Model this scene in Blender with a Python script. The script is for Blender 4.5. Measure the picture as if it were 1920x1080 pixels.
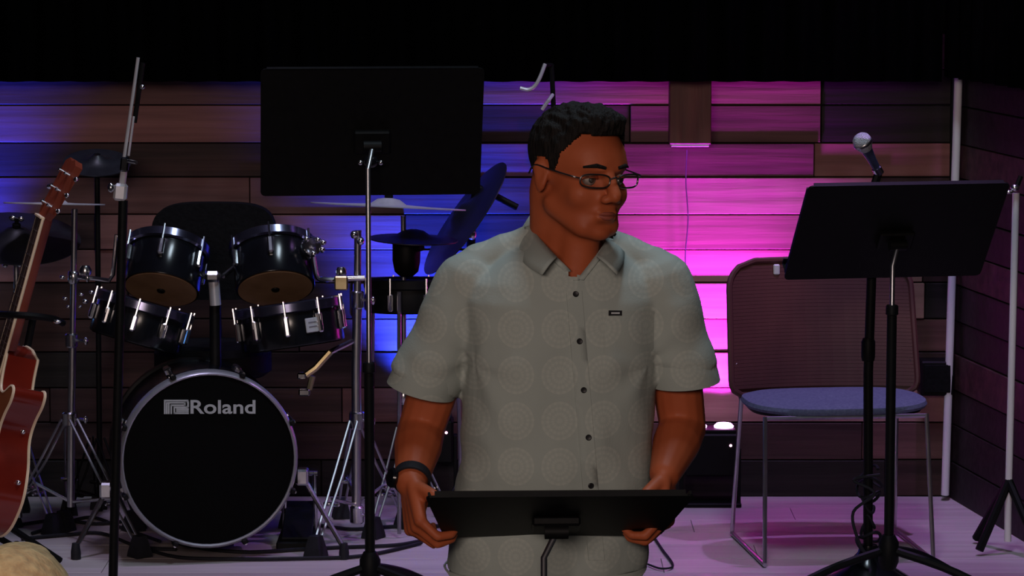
import bpy, bmesh, math, random
from math import sin, cos, pi, radians, sqrt, atan, exp
from mathutils import Vector, Matrix, noise

for o in list(bpy.data.objects):
    bpy.data.objects.remove(o)
random.seed(7)
scn = bpy.context.scene
COL = scn.collection

# ------------------------------------------------------------------ camera
F = 5880.0                      # focal length in pixels of a 1920 px wide frame
CAM_Z = 1.75                    # above the stage floor (z = 0)
PITCH = atan(690.0 / F)
cam_d = bpy.data.cameras.new('camera')
cam_d.sensor_width = 36.0
cam_d.lens = 36.0 * F / 1920.0
cam_d.clip_end = 60
cam = bpy.data.objects.new('camera', cam_d)
COL.objects.link(cam)
cam.location = (0, 0, CAM_Z)
cam.rotation_euler = (pi / 2 - PITCH, 0, 0)
scn.camera = cam

# ------------------------------------------------------------------ view, world, large lights
vs = scn.view_settings
vs.view_transform = 'Standard'
vs.look = 'None'
vs.gamma = 1.0
vs.exposure = 0.0
vs.use_curve_mapping = False

w = bpy.data.worlds.new('world')
scn.world = w
w.use_nodes = True
bg = w.node_tree.nodes['Background']
bg.inputs[0].default_value = (0.30, 0.22, 0.42, 1)
bg.inputs[1].default_value = 0.012


def area(name, loc, target, size, power, colour, size_y=None):
    l = bpy.data.lights.new(name, 'AREA')
    l.energy = power
    l.color = colour
    l.size = size
    if size_y:
        l.shape = 'RECTANGLE'
        l.size_y = size_y
    o = bpy.data.objects.new(name, l)
    COL.objects.link(o)
    o.location = loc
    d = Vector(target) - Vector(loc)
    o.rotation_euler = d.to_track_quat('-Z', 'Y').to_euler()
    return o


def spot(name, loc, target, power, colour, angle, blend=0.5, radius=0.02):
    l = bpy.data.lights.new(name, 'SPOT')
    l.energy = power
    l.color = colour
    l.spot_size = radians(angle)
    l.spot_blend = blend
    l.shadow_soft_size = radius
    o = bpy.data.objects.new(name, l)
    COL.objects.link(o)
    o.location = loc
    d = Vector(target) - Vector(loc)
    o.rotation_euler = d.to_track_quat('-Z', 'Y').to_euler()
    return o


# house lights over the audience, cool stage wash from the rig, unseen downlight over the chair, purple added as floor spill
area('house_light', (-0.9, -0.6, 2.55), (0, 7.0, 0.4), 2.6, 150, (1.0, 0.79, 0.70), 1.0)
area('stage_wash_light', (0.5, 6.6, 4.4), (-0.1, 6.6, 0), 1.2, 60, (0.70, 0.86, 1.0), 0.5)
spot('added_spill_downlight', (1.22, 8.72, 2.7), (0.75, 8.45, 0.0), 95, (0.64, 0.33, 1.0), 74, 0.7, 0.03)  # unseen lamp added for the chair shadow and the magenta spill on the floor
spot('drum_spot_light', (-1.0, 8.15, 4.2), (-0.85, 8.5, 0.0), 130, (0.74, 0.66, 1.0), 40, 0.8, 0.20)


# ------------------------------------------------------------------ helpers
def P(px, py, Y):
    """point at distance Y in front of the camera seen at photograph pixel (px, py)"""
    u = (px - 960.0) / F
    v = -(py - 540.0) / F
    d = Vector((u, cos(PITCH) + v * sin(PITCH), -sin(PITCH) + v * cos(PITCH)))
    t = Y / d.y
    return Vector((d.x * t, Y, CAM_Z + d.z * t))


MATS = {}


def mat(name, colour, rough=0.5, metal=0.0, colour2=None, scale=(8, 8, 8), bump=0.0, spec=0.5,
        emit=None, emit_s=0.0, detail=4.0, coat=0.0, trans=0.0, ior=1.45, sheen=0.0, lo=0.35, hi=0.65):
    if name in MATS:
        return MATS[name]
    m = bpy.data.materials.new(name)
    m.use_nodes = True
    nt = m.node_tree
    b = nt.nodes['Principled BSDF']
    b.inputs['Base Color'].default_value = (*colour, 1)
    b.inputs['Roughness'].default_value = rough
    b.inputs['Metallic'].default_value = metal
    b.inputs['Specular IOR Level'].default_value = spec
    b.inputs['Coat Weight'].default_value = coat
    b.inputs['Transmission Weight'].default_value = trans
    b.inputs['IOR'].default_value = ior
    b.inputs['Sheen Weight'].default_value = sheen
    if emit:
        b.inputs['Emission Color'].default_value = (*emit, 1)
        b.inputs['Emission Strength'].default_value = emit_s
    tc = nt.nodes.new('ShaderNodeTexCoord')
    mp = nt.nodes.new('ShaderNodeMapping')
    mp.inputs['Scale'].default_value = scale
    nt.links.new(tc.outputs['Object'], mp.inputs['Vector'])
    nz = nt.nodes.new('ShaderNodeTexNoise')
    nz.inputs['Scale'].default_value = 1.0
    nz.inputs['Detail'].default_value = detail
    nt.links.new(mp.outputs['Vector'], nz.inputs['Vector'])
    c2 = colour2 or tuple(c * 0.85 for c in colour)
    rp = nt.nodes.new('ShaderNodeValToRGB')
    rp.color_ramp.elements[0].position = lo
    rp.color_ramp.elements[1].position = hi
    rp.color_ramp.elements[0].color = (*c2, 1)
    rp.color_ramp.elements[1].color = (*colour, 1)
    nt.links.new(nz.outputs['Fac'], rp.inputs['Fac'])
    nt.links.new(rp.outputs['Color'], b.inputs['Base Color'])
    if bump:
        bp = nt.nodes.new('ShaderNodeBump')
        bp.inputs['Strength'].default_value = bump
        bp.inputs['Distance'].default_value = 0.01
        nt.links.new(nz.outputs['Fac'], bp.inputs['Height'])
        nt.links.new(bp.outputs['Normal'], b.inputs['Normal'])
    MATS[name] = m
    return m


def wood(name, c1, c2, rough=0.6, bump=0.22):
    return mat(name, c1, rough, 0, c2, (1.6, 30, 34), bump, 0.3, detail=5)


M_CHROME = mat('chrome', (0.78, 0.78, 0.80), 0.22, 1.0, (0.62, 0.62, 0.66), (20, 20, 20))
M_STEEL = mat('brushed_steel', (0.50, 0.50, 0.52), 0.32, 1.0, (0.4, 0.4, 0.43), (30, 30, 8))
M_ROD = mat('satin_nickel_rod', (0.62, 0.61, 0.66), 0.35, 0.35, (0.52, 0.51, 0.56), (20, 20, 20))
M_RIM = mat('smoked_chrome', (0.20, 0.20, 0.30), 0.20, 0.95, (0.15, 0.15, 0.24), (20, 20, 20))
M_BLACKM = mat('black_powder_coat', (0.0045, 0.0045, 0.005), 0.55, 0, (0.003, 0.003, 0.0035), (60, 60, 60), 0.0, 0.16)
M_BLACKG = mat('black_gloss_wrap', (0.006, 0.007, 0.010), 0.18, 0, (0.004, 0.004, 0.006), (10, 10, 10), 0, 0.5)
M_RUBBER = mat('black_rubber', (0.012, 0.012, 0.018), 0.7, 0, (0.008, 0.008, 0.012), (40, 40, 40), 0.1, 0.3)
M_ADDED_CURTAIN = mat('added_curtain_velour', (0.0012, 0.0012, 0.0013), 0.95, 0, (0.0008, 0.0008, 0.0008), (30, 30, 4), 0.1, 0.0)
M_PAD = mat('black_padding', (0.005, 0.005, 0.006), 0.8, 0, (0.003, 0.003, 0.004), (80, 80, 80), 0.2, 0.15)
M_HEADBLK = mat('black_drum_head', (0.002, 0.002, 0.0025), 0.75, 0, (0.0015, 0.0015, 0.0015), (300, 300, 300), 0.05, 0.08)
M_TAN = mat('tan_drum_head', (0.26, 0.15, 0.085), 0.6, 0, (0.20, 0.11, 0.06), (14, 14, 14), 0.05, 0.3)
M_BRASS = mat('aged_brass', (0.55, 0.45, 0.26), 0.35, 1.0, (0.42, 0.33, 0.18), (30, 30, 30))
M_GREYPRINT = mat('grey_print', (0.42, 0.44, 0.46), 0.6, 0, (0.38, 0.40, 0.42), (50, 50, 50))
M_HOOP = mat('satin_hoop', (0.42, 0.42, 0.46), 0.32, 0.6, (0.34, 0.34, 0.38), (20, 20, 20))
M_CYMB = mat('dark_rubber_cymbal', (0.015, 0.016, 0.022), 0.42, 0, (0.01, 0.01, 0.014), (25, 25, 25), 0.05, 0.5)
M_CYMB2 = mat('silver_cymbal', (0.70, 0.68, 0.74), 0.35, 0.35, (0.6, 0.58, 0.64), (40, 40, 40))


class MB:
    def __init__(self):
        self.v, self.f = [], []

    def add(self, vs_, fs):
        n = len(self.v)
        self.v += [Vector(p) for p in vs_]
        self.f += [tuple(i + n for i in q) for q in fs]
        return self

    def box(self, c, s, R=None, bev=0.0):
        c = Vector(c)
        R = R or Matrix.Identity(3)
        hx, hy, hz = s[0] / 2, s[1] / 2, s[2] / 2
        if bev <= 0:
            vs_ = [c + R @ Vector((x * hx, y * hy, z * hz)) for x in (-1, 1) for y in (-1, 1) for z in (-1, 1)]
            return self.add(vs_, [(0, 1, 3, 2), (4, 6, 7, 5), (0, 4, 5, 1), (2, 3, 7, 6), (0, 2, 6, 4), (1, 5, 7, 3)])
        bm = bmesh.new()
        bmesh.ops.create_cube(bm, size=1)
        bmesh.ops.scale(bm, vec=s, verts=bm.verts)
        bmesh.ops.bevel(bm, geom=bm.edges[:] + bm.verts[:], offset=min(bev, min(s) * 0.45), segments=1, affect='EDGES')
        bm.verts.ensure_lookup_table()
        vs_ = [c + R @ v.co for v in bm.verts]
        fs = [[v.index for v in f.verts] for f in bm.faces]
        bm.free()
        return self.add(vs_, fs)

    def tube(self, pts, r, seg=8, closed=False, caps=True, flat=None):
        pts = [Vector(p) for p in pts]
        n = len(pts)
        rs = r if isinstance(r, (list, tuple)) else [r] * n
        tang = []
        for i in range(n):
            if closed:
                t = pts[(i + 1) % n] - pts[i - 1]
            else:
                t = pts[min(i + 1, n - 1)] - pts[max(i - 1, 0)]
            tang.append(t.normalized() if t.length > 1e-9 else Vector((0, 0, 1)))
        up = Vector((0, 0, 1)) if abs(tang[0].z) < 0.9 else Vector((1, 0, 0))
        nrm = (up - tang[0] * up.dot(tang[0])).normalized()
        vs_, fs = [], []
        for i in range(n):
            t = tang[i]
            nrm = nrm - t * nrm.dot(t)
            nrm = nrm.normalized() if nrm.length > 1e-6 else t.orthogonal().normalized()
            b = t.cross(nrm)
            for k in range(seg):
                a = 2 * pi * k / seg
                vs_.append(pts[i] + (nrm * cos(a) + b * sin(a) * (flat or 1.0)) * rs[i])
        m = n if closed else n - 1
        for i in range(m):
            j = (i + 1) % n
            for k in range(seg):
                l = (k + 1) % seg
                fs.append((i * seg + k, i * seg + l, j * seg + l, j * seg + k))
        if caps and not closed:
            fs.append(tuple(reversed(range(seg))))
            fs.append(tuple((n - 1) * seg + k for k in range(seg)))
        return self.add(vs_, fs)

    def cap(self, a, b, ra, rb, seg=14, rings=4):
        """tapered capsule with round ends"""
        a, b = Vector(a), Vector(b)
        d = (b - a)
        L = d.length
        d = d.normalized() if L > 1e-6 else Vector((0, 0, 1))
        pts, rs = [], []
        for i in range(rings + 1):
            t = pi / 2 * i / rings
            pts.append(a - d * ra * cos(t)); rs.append(max(ra * sin(t), 1e-4))
        for i in range(rings + 1):
            t = pi / 2 * i / rings
            pts.append(b + d * rb * sin(t)); rs.append(max(rb * cos(t), 1e-4))
        return self.tube(pts, rs, seg)

    def ell(self, c, r, R=None, nu=20, nv=12):
        c = Vector(c)
        R = R or Matrix.Identity(3)
        vs_, fs = [], []
        for i in range(nv + 1):
            th = pi * i / nv
            for k in range(nu):
                ph = 2 * pi * k / nu
                s = max(sin(th), 1e-3)
                vs_.append(c + R @ Vector((r[0] * s * cos(ph), r[1] * s * sin(ph), r[2] * cos(th))))
        for i in range(nv):
            for k in range(nu):
                l = (k + 1) % nu
                fs.append((i * nu + k, (i + 1) * nu + k, (i + 1) * nu + l, i * nu + l))
        fs.append(tuple(range(nu)))
        fs.append(tuple(reversed([nv * nu + k for k in range(nu)])))
        return self.add(vs_, fs)

    def lathe(self, prof, o=(0, 0, 0), R=None, seg=32, capped=True):
        """profile [(r, z), ...] spun about local z"""
        o = Vector(o)
        R = R or Matrix.Identity(3)
        vs_, fs = [], []
        n = len(prof)
        for (r, z) in prof:
            for k in range(seg):
                a = 2 * pi * k / seg
                vs_.append(o + R @ Vector((r * cos(a), r * sin(a), z)))
        for i in range(n - 1):
            for k in range(seg):
                l = (k + 1) % seg
                fs.append((i * seg + k, i * seg + l, (i + 1) * seg + l, (i + 1) * seg + k))
        if capped:
            fs.append(tuple(reversed(range(seg))))
            fs.append(tuple((n - 1) * seg + k for k in range(seg)))
        return self.add(vs_, fs)

    def prism(self, outline, depth, o=(0, 0, 0), R=None):
        """2-D outline (x, z) extruded along local y, centred"""
        o = Vector(o)
        R = R or Matrix.Identity(3)
        n = len(outline)
        vs_ = [o + R @ Vector((x, -depth / 2, z)) for x, z in outline] + \
              [o + R @ Vector((x, depth / 2, z)) for x, z in outline]
        fs = [tuple(range(n)), tuple(reversed(range(n, 2 * n)))]
        for i in range(n):
            j = (i + 1) % n
            fs.append((j, i, n + i, n + j))
        return self.add(vs_, fs)

    def loft(self, rings, caps=True):
        """rings: list of equal-length vertex loops"""
        n = len(rings[0])
        vs_ = [p for r in rings for p in r]
        fs = []
        for i in range(len(rings) - 1):
            for k in range(n):
                l = (k + 1) % n
                fs.append((i * n + k, i * n + l, (i + 1) * n + l, (i + 1) * n + k))
        if caps:
            fs.append(tuple(reversed(range(n))))
            fs.append(tuple((len(rings) - 1) * n + k for k in range(n)))
        return self.add(vs_, fs)

    def mesh(self, name, origin=(0, 0, 0), smooth=True, angle=40):
        o = Vector(origin)
        me = bpy.data.meshes.new(name)
        me.from_pydata([tuple(p - o) for p in self.v], [], self.f)
        bm = bmesh.new(); bm.from_mesh(me)
        bmesh.ops.recalc_face_normals(bm, faces=bm.faces[:])
        if smooth:
            for f in bm.faces:
                f.smooth = True
            for e in bm.edges:
                if len(e.link_faces) == 2 and e.calc_face_angle(0) > radians(angle):
                    e.smooth = False
        bm.to_mesh(me); bm.free()
        return me

    def build(self, name, material, parent=None, smooth=True, angle=40, origin=None):
        org = ORIG.get(parent.name, Vector((0, 0, 0))) if parent else Vector(origin or (0, 0, 0))
        me = self.mesh(name, org, smooth, angle)
        me.materials.append(material)
        o = bpy.data.objects.new(name, me)
        COL.objects.link(o)
        if parent:
            o.parent = parent
            ORIG[o.name] = org
        else:
            o.location = org
            ORIG[o.name] = org
        return o


ORIG = {}


def tag(o, label=None, cat=None, group=None, kind=None):
    if label: o['label'] = label
    if cat: o['category'] = cat
    if group: o['group'] = group
    if kind: o['kind'] = kind
    return o


def thing(name, loc, label, cat, group=None):
    o = bpy.data.objects.new(name, None)
    o.empty_display_size = 0.1
    COL.objects.link(o)
    o.location = loc
    ORIG[o.name] = Vector(loc)
    return tag(o, label, cat, group)


def frame_from(axis, ref=(1, 0, 0)):
    """rotation whose local z is axis and local x close to ref"""
    z = Vector(axis).normalized()
    x = Vector(ref)
    x = (x - z * x.dot(z)).normalized()
    y = z.cross(x)
    return Matrix((x, y, z)).transposed()


def bez(pts, n=8):
    """Catmull-Rom through the points"""
    pts = [Vector(p) for p in pts]
    out = []
    for i in range(len(pts) - 1):
        p0 = pts[max(i - 1, 0)]; p1 = pts[i]; p2 = pts[i + 1]; p3 = pts[min(i + 2, len(pts) - 1)]
        for k in range(n):
            t = k / n
            out.append(0.5 * ((2 * p1) + (p2 - p0) * t + (2 * p0 - 5 * p1 + 4 * p2 - p3) * t * t +
                              (3 * p1 - p0 - 3 * p2 + p3) * t ** 3))
    out.append(pts[-1])
    return out


def remeshed(mb, name, voxel, smooth_it=6, factor=0.5):
    """one continuous skin over the overlapping volumes of mb"""
    me = mb.mesh(name + '_raw')
    ob = bpy.data.objects.new(name + '_raw', me)
    COL.objects.link(ob)
    r = ob.modifiers.new('r', 'REMESH'); r.mode = 'VOXEL'; r.voxel_size = voxel; r.use_smooth_shade = True
    if smooth_it:
        s = ob.modifiers.new('s', 'SMOOTH'); s.factor = factor; s.iterations = smooth_it
    dg = bpy.context.evaluated_depsgraph_get()
    dg.update()
    out = bpy.data.meshes.new_from_object(ob.evaluated_get(dg))
    out.name = name
    bpy.data.objects.remove(ob)
    bpy.data.meshes.remove(me)
    return out


def link_mesh(me, name, material, parent):
    org = ORIG[parent.name]
    for v in me.vertices:
        v.co -= org
    for p in me.polygons:
        p.use_smooth = True
    me.materials.clear(); me.materials.append(material)
    o = bpy.data.objects.new(name, me)
    COL.objects.link(o)
    o.parent = parent
    ORIG[o.name] = org
    return o


# ================================================================== SETTING
WALL_Y = 9.45
FLOOR_A = -0.45                 # auditorium floor
STAGE_F = 7.2                   # stage front edge

M_WALLBASE = mat('dark_wall_backing', (0.006, 0.005, 0.006), 0.9, 0, (0.004, 0.003, 0.004), (6, 6, 6))
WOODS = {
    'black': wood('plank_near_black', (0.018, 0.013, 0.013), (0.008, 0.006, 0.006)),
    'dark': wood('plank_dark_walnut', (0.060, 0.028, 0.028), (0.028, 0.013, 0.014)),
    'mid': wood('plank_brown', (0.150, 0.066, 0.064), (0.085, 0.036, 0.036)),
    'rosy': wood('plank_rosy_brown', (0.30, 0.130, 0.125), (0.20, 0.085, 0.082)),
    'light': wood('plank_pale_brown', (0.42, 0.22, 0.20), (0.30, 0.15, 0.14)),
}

# back wall: dark backing with proud planks, each its own board
wall = MB().box((-0.97, WALL_Y + 0.06, 1.2), (4.6, 0.08, 3.9)).build('wall_back', M_WALLBASE, smooth=False)
tag(wall, kind='structure')
ROWS = [62, 130, 197, 268, 332, 402, 468, 530, 598, 660, 727, 792, 862, 931]
zr = [P(960, y, WALL_Y).z for y in ROWS]
XL, XR = -3.0, P(1772, 930, WALL_Y).x


def wx(px):
    return P(px, 540, WALL_Y).x


# plank ends (pixels across the wall) and tones, row by row from the top
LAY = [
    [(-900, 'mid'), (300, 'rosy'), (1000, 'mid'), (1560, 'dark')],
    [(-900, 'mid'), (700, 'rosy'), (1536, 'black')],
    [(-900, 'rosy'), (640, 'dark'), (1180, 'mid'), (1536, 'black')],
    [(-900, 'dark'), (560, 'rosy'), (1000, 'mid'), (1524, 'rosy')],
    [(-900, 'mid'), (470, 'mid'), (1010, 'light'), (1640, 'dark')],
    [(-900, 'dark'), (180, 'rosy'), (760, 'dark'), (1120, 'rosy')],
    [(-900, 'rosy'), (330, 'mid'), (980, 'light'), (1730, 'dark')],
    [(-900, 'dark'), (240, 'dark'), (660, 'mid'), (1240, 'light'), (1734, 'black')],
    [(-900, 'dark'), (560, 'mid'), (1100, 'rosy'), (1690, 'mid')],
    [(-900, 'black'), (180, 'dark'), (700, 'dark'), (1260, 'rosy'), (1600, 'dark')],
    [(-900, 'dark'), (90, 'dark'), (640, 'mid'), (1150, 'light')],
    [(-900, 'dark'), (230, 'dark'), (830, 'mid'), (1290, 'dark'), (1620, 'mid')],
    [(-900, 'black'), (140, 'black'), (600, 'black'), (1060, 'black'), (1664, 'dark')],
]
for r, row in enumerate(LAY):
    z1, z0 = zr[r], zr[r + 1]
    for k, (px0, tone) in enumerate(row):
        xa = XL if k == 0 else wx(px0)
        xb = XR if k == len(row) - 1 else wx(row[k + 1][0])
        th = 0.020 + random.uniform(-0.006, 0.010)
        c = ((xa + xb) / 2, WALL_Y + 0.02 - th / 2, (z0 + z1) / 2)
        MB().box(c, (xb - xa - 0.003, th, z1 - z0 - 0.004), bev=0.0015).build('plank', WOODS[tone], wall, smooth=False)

# right side wall, turned slightly outwards, with its own boards
A = Vector((XR + 0.005, WALL_Y, 0)); B = Vector((XR + 0.36, 7.35, 0))
dirw = (B - A).normalized(); nw = Vector((dirw.y, -dirw.x, 0))      # pointing off stage
if nw.x < 0:
    nw = -nw
Rw = Matrix((dirw, nw, Vector((0, 0, 1)))).transposed()
Lw = (B - A).length
sw = MB().box(A + dirw * Lw / 2 + nw * 0.065 + Vector((0, 0, 1.45)), (Lw, 0.08, 2.95), Rw).build('wall_right', M_WALLBASE, smooth=False)
tag(sw, kind='structure')
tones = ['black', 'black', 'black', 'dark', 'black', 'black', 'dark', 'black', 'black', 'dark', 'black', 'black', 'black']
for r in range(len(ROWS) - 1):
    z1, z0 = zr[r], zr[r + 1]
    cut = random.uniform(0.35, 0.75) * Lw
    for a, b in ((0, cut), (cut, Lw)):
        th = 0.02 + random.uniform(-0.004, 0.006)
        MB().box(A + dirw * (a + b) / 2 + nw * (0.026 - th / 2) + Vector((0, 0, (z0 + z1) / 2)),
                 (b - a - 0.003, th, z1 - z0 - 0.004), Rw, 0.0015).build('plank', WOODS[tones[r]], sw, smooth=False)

# pale metal strip in the corner
M_TRIM = mat('pale_metal_strip', (0.72, 0.70, 0.76), 0.45, 0.0, (0.66, 0.64, 0.70), (20, 20, 3), 0, 0.4)
t0 = P(1772, 928, 9.38); t1 = P(1797, 150, 9.34)
tr = MB()
tr.tube([t0, t0 + (t1 - t0) * 0.5, t0 + (t1 - t0) * 1.02], 0.0125, 10)
tag(tr.build('trim_1', M_TRIM), kind='structure')

# stage floor: platform with pale boards laid across, auditorium floor below
M_PLAT = mat('platform_dark', (0.02, 0.018, 0.02), 0.8)
stage = MB().box((-0.7, (STAGE_F + WALL_Y + 0.1) / 2, (FLOOR_A - 0.021) / 2), (6.0, WALL_Y + 0.1 - STAGE_F, -FLOOR_A - 0.021)).build('floor', M_PLAT, smooth=False)
tag(stage, kind='structure')
FL = [mat('floor_board_a', (0.46, 0.40, 0.41), 0.55, 0, (0.38, 0.32, 0.33), (2, 26, 20), 0.15, 0.35, detail=6),
      mat('floor_board_b', (0.42, 0.36, 0.37), 0.55, 0, (0.35, 0.29, 0.30), (2.4, 24, 20), 0.15, 0.35, detail=6),
      mat('floor_board_c', (0.49, 0.43, 0.44), 0.5, 0, (0.41, 0.35, 0.36), (1.8, 28, 20), 0.15, 0.35, detail=6)]
y = WALL_Y + 0.0
bw = 0.188
row = 0
while y > STAGE_F:
    x = -3.6
    first = True
    while x < 2.2:
        L = random.uniform(1.4, 2.2) if not first else random.uniform(0.6, 1.8)
        first = False
        x2 = min(x + L, 2.25)
        MB().box(((x + x2) / 2, y - bw / 2, -0.0105), (x2 - x - 0.0015, bw - 0.003, 0.020), bev=0.001).build(
            'floorboard', random.choice(FL), stage, smooth=False)
        x = x2
    y -= bw
    row += 1
tag(MB().box((0, 3.0, FLOOR_A - 0.05), (9, 8.4, 0.1)).build('floor_2', mat('auditorium_carpet', (0.03, 0.028, 0.032), 0.95, 0, (0.02, 0.018, 0.02), (60, 60, 60), 0.3), smooth=False), kind='structure')


# added black pleated curtains, invented to keep everything above the planks black
def curtain(name, a, b, z0, z1, label, amp=0.022, pitch=0.11):
    a, b = Vector(a), Vector(b)
    d = (b - a); L = d.length; d.normalize()
    n = Vector((-d.y, d.x, 0))
    m = int(L / pitch * 10)
    vs_, fs = [], []
    zs = [z0, z0 + 0.03, z0 + 0.4, z1]
    for side in (0, 1):
        for z in zs:
            for i in range(m + 1):
                s = L * i / m
                off = amp * sin(2 * pi * s / pitch + 0.8 * sin(3.1 * s)) + side * 0.004
                p = a + d * s + n * off
                vs_.append((p.x, p.y, z))
    W = m + 1
    H = len(zs)
    for side in (0, 1):
        for j in range(H - 1):
            for i in range(m):
                q = side * W * H + j * W + i
                fs.append((q, q + 1, q + W + 1, q + W))
    for i in range(m):
        fs.append((i, i + 1, W * H + i + 1, W * H + i))
    o = MB().add(vs_, fs).build(name, M_ADDED_CURTAIN, origin=(a.x, a.y, z0), angle=70)
    return tag(o, label, 'curtain')


zc = P(960, 153, 9.17).z
curtain('added_black_curtain', (-3.2, 9.17, 0), (XR - 0.07, 9.17, 0), zc, 3.1, 'invented long black pleated curtain hanging across the top of the back plank wall')
q0 = A - nw * 0.06; q1 = B - nw * 0.06
curtain('added_black_curtain', (q0.x + 0.01, 9.30, 0), (q1.x, q1.y, 0), P(1840, 153, 9.0).z, 3.1,
        'invented short black pleated curtain above the dark right side wall', 0.015)

# ================================================================== CROSS AND WALL LIGHTS
M_CROSS = mat('cross_wood', (0.125, 0.040, 0.026), 0.5, 0, (0.08, 0.024, 0.016), (30, 30, 3), 0.2, 0.35, detail=6)
cb = P(1294, 270, 9.33)
hw = 0.062
cr = thing('wooden_cross', (cb.x, WALL_Y - 0.02, cb.z), 'brown wooden cross upright standing off the magenta lit planks', 'cross')
MB().box((cb.x, 9.36, cb.z + 0.65), (2 * hw, 0.075, 1.3), bev=0.002).build('upright', M_CROSS, cr, smooth=False)
MB().box((cb.x, 9.36, cb.z + 0.9), (0.7, 0.07, 2 * hw), bev=0.002).build('crossbar', M_CROSS, cr, smooth=False)
MB().box((cb.x, 9.36, cb.z - 0.004), (2 * hw - 0.012, 0.066, 0.008), bev=0.001).build('painted_lit_underside', M_TRIM, cr, smooth=False)['label'] = 'uplight on the cross underside, painted as a pale strip'  # pale strip stands in for uplight on the bottom face of the cross
MB().box((cb.x, 9.415, cb.z + 0.3), (0.05, 0.04, 0.2)).build('bracket', M_BLACKM, cr, smooth=False)
cable = MB().tube(bez([P(1288, 281, 9.40), P(1286, 340, 9.405), P(1290, 410, 9.405), P(1285, 480, 9.405), P(1288, 540, 9.405),
                       P(1290, 640, 9.405), P(1300, 770, 9.40)], 6), 0.0018, 6)
tag(cable.build('power_cable', mat('cable_grey', (0.10, 0.07, 0.11), 0.6), origin=P(1300, 770, 9.40)),
    'thin cable hanging down the planks below the wooden cross', 'cable')


def wash_light(px0, px1, ptop, Y, colour, power, name_label, glow, tilt=0.46, ang=84, n=2):
    """floor standing LED wash box with lenses on top"""
    a = P(px0, ptop, Y); b = P(px1, ptop, Y)
    cx = (a.x + b.x) / 2; W = b.x - a.x; zt = a.z
    t = thing('led_wash_light', (cx, Y, 0.0), name_label, 'stage light')
    MB().box((cx, Y, zt - 0.075), (W, 0.11, 0.13), bev=0.006).build('housing', M_BLACKM, t, smooth=False)
    MB().box((cx, Y, zt - 0.004), (W - 0.012, 0.10, 0.010), bev=0.002).build('bezel', M_BLACKM, t, smooth=False)
    ml = mat('led_lens_' + str(px0), colour, 0.2, emit=glow, emit_s=5)
    for k in range(n):
        x = cx + (k - (n - 1) / 2) * W / n
        MB().lathe([(0.028, 0), (0.03, 0.006), (0.022, 0.014), (0.004, 0.017)], (x, Y, zt), seg=20).build('lens', ml, t)
        sp = spot('lens_beam', (0, 0, 0), (0, 0, -1), power / n, colour, ang, 0.75, 0.02)
        sp.location = Vector((x, Y, zt + 0.022)) - ORIG[t.name]
        d = Vector((0, tilt, 1))
        sp.rotation_euler = d.to_track_quat('-Z', 'Y').to_euler()
        sp.parent = t
    for s in (-1, 1):
        MB().box((cx + s * (W / 2 + 0.006), Y, (zt - 0.06) / 2), (0.010, 0.05, zt - 0.06), bev=0.001).build('yoke_arm', M_BLACKM, t, smooth=False)
    MB().box((cx, Y, 0.006), (W + 0.022, 0.12, 0.012), bev=0.002).build('foot_plate', M_BLACKM, t, smooth=False)
    MB().ell((cx + W * 0.36, Y - 0.056, zt - 0.045), (0.004, 0.003, 0.004)).build(
        'indicator', mat('indicator_' + str(px0), (1, 0.5, 0.7), 0.3, emit=(1, 0.45, 0.7), emit_s=6), t)
    return t


wash_light(1282, 1382, 802, 9.32, (0.62, 0.03, 1.0), 215, 'black LED box throwing magenta light up the planks behind the chair', (1.0, 0.5, 1.0))
wash_light(760, 850, 778, 9.33, (0.015, 0.05, 1.0), 360, 'black LED box throwing blue light up the planks behind the drums', (0.12, 0.42, 1.0))
wash_light(-135, -65, 560, 9.33, (0.02, 0.04, 1.0), 110, 'black LED box throwing blue light behind the guitar', (0.12, 0.42, 1.0))

# small black box on the wall beside the corner strip
wb = P(1750, 702, WALL_Y)
t = thing('wall_box', (wb.x, WALL_Y, wb.z), 'small black box fixed to the planks beside the pale corner strip', 'wall box')
MB().box((wb.x, WALL_Y - 0.045, wb.z), (0.10, 0.09, 0.105), bev=0.005).build('housing', M_BLACKM, t, smooth=False)
MB().box((wb.x, WALL_Y - 0.092, wb.z), (0.08, 0.006, 0.085), bev=0.002).build('cover_plate', M_PAD, t, smooth=False)


# ================================================================== STANDS
def tripod_legs(t, top, feet, r=0.008, brace=True, m=None, foot=True, lowz=None):
    """double-braced legs from a collar at 'top' to each foot"""
    m = m or M_CHROME
    top = Vector(top)
    for f in feet:
        f = Vector(f)
        d = (f - top)
        side = Vector((d.x, d.y, 0)).normalized().cross(Vector((0, 0, 1)))
        kn = top + d * 0.45 + Vector((0, 0, 0.02))
        leg = MB()
        for s in (-1, 1):
            leg.tube([top + side * s * 0.012 + Vector((d.x, d.y, 0)).normalized() * 0.02, kn + side * s * 0.013, f + side * s * 0.008 + Vector((0, 0, 0.03))], r * 0.40, 6)
        lo = leg.build('leg', M_STEEL if m is M_CHROME else m, t)
        if brace:
            bz = Vector((top.x, top.y, max(f.z + 0.07, top.z * 0.3)))
            br = MB()
            br.tube([bz, top + d * 0.62 + Vector((0, 0, 0.015))], r * 0.5, 6)
            br.build('brace', m, lo)
            br = MB().cap(top + d * 0.62 - side * 0.02, top + d * 0.62 + side * 0.02, 0.006, 0.006, 8, 2)
            br.build('rivet', m, lo)
        if foot:
            h = Vector((d.x, d.y, 0)).normalized()
            MB().loft([[f + h * a + side * b + Vector((0, 0, z)) for a, b in ((-s_, -s_), (s_, -s_), (s_, s_), (-s_, s_))]
                       for s_, z in ((0.026, -f.z + 0.001), (0.024, 0.015), (0.014, 0.06))]).build('rubber_foot', M_RUBBER, lo)


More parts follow.
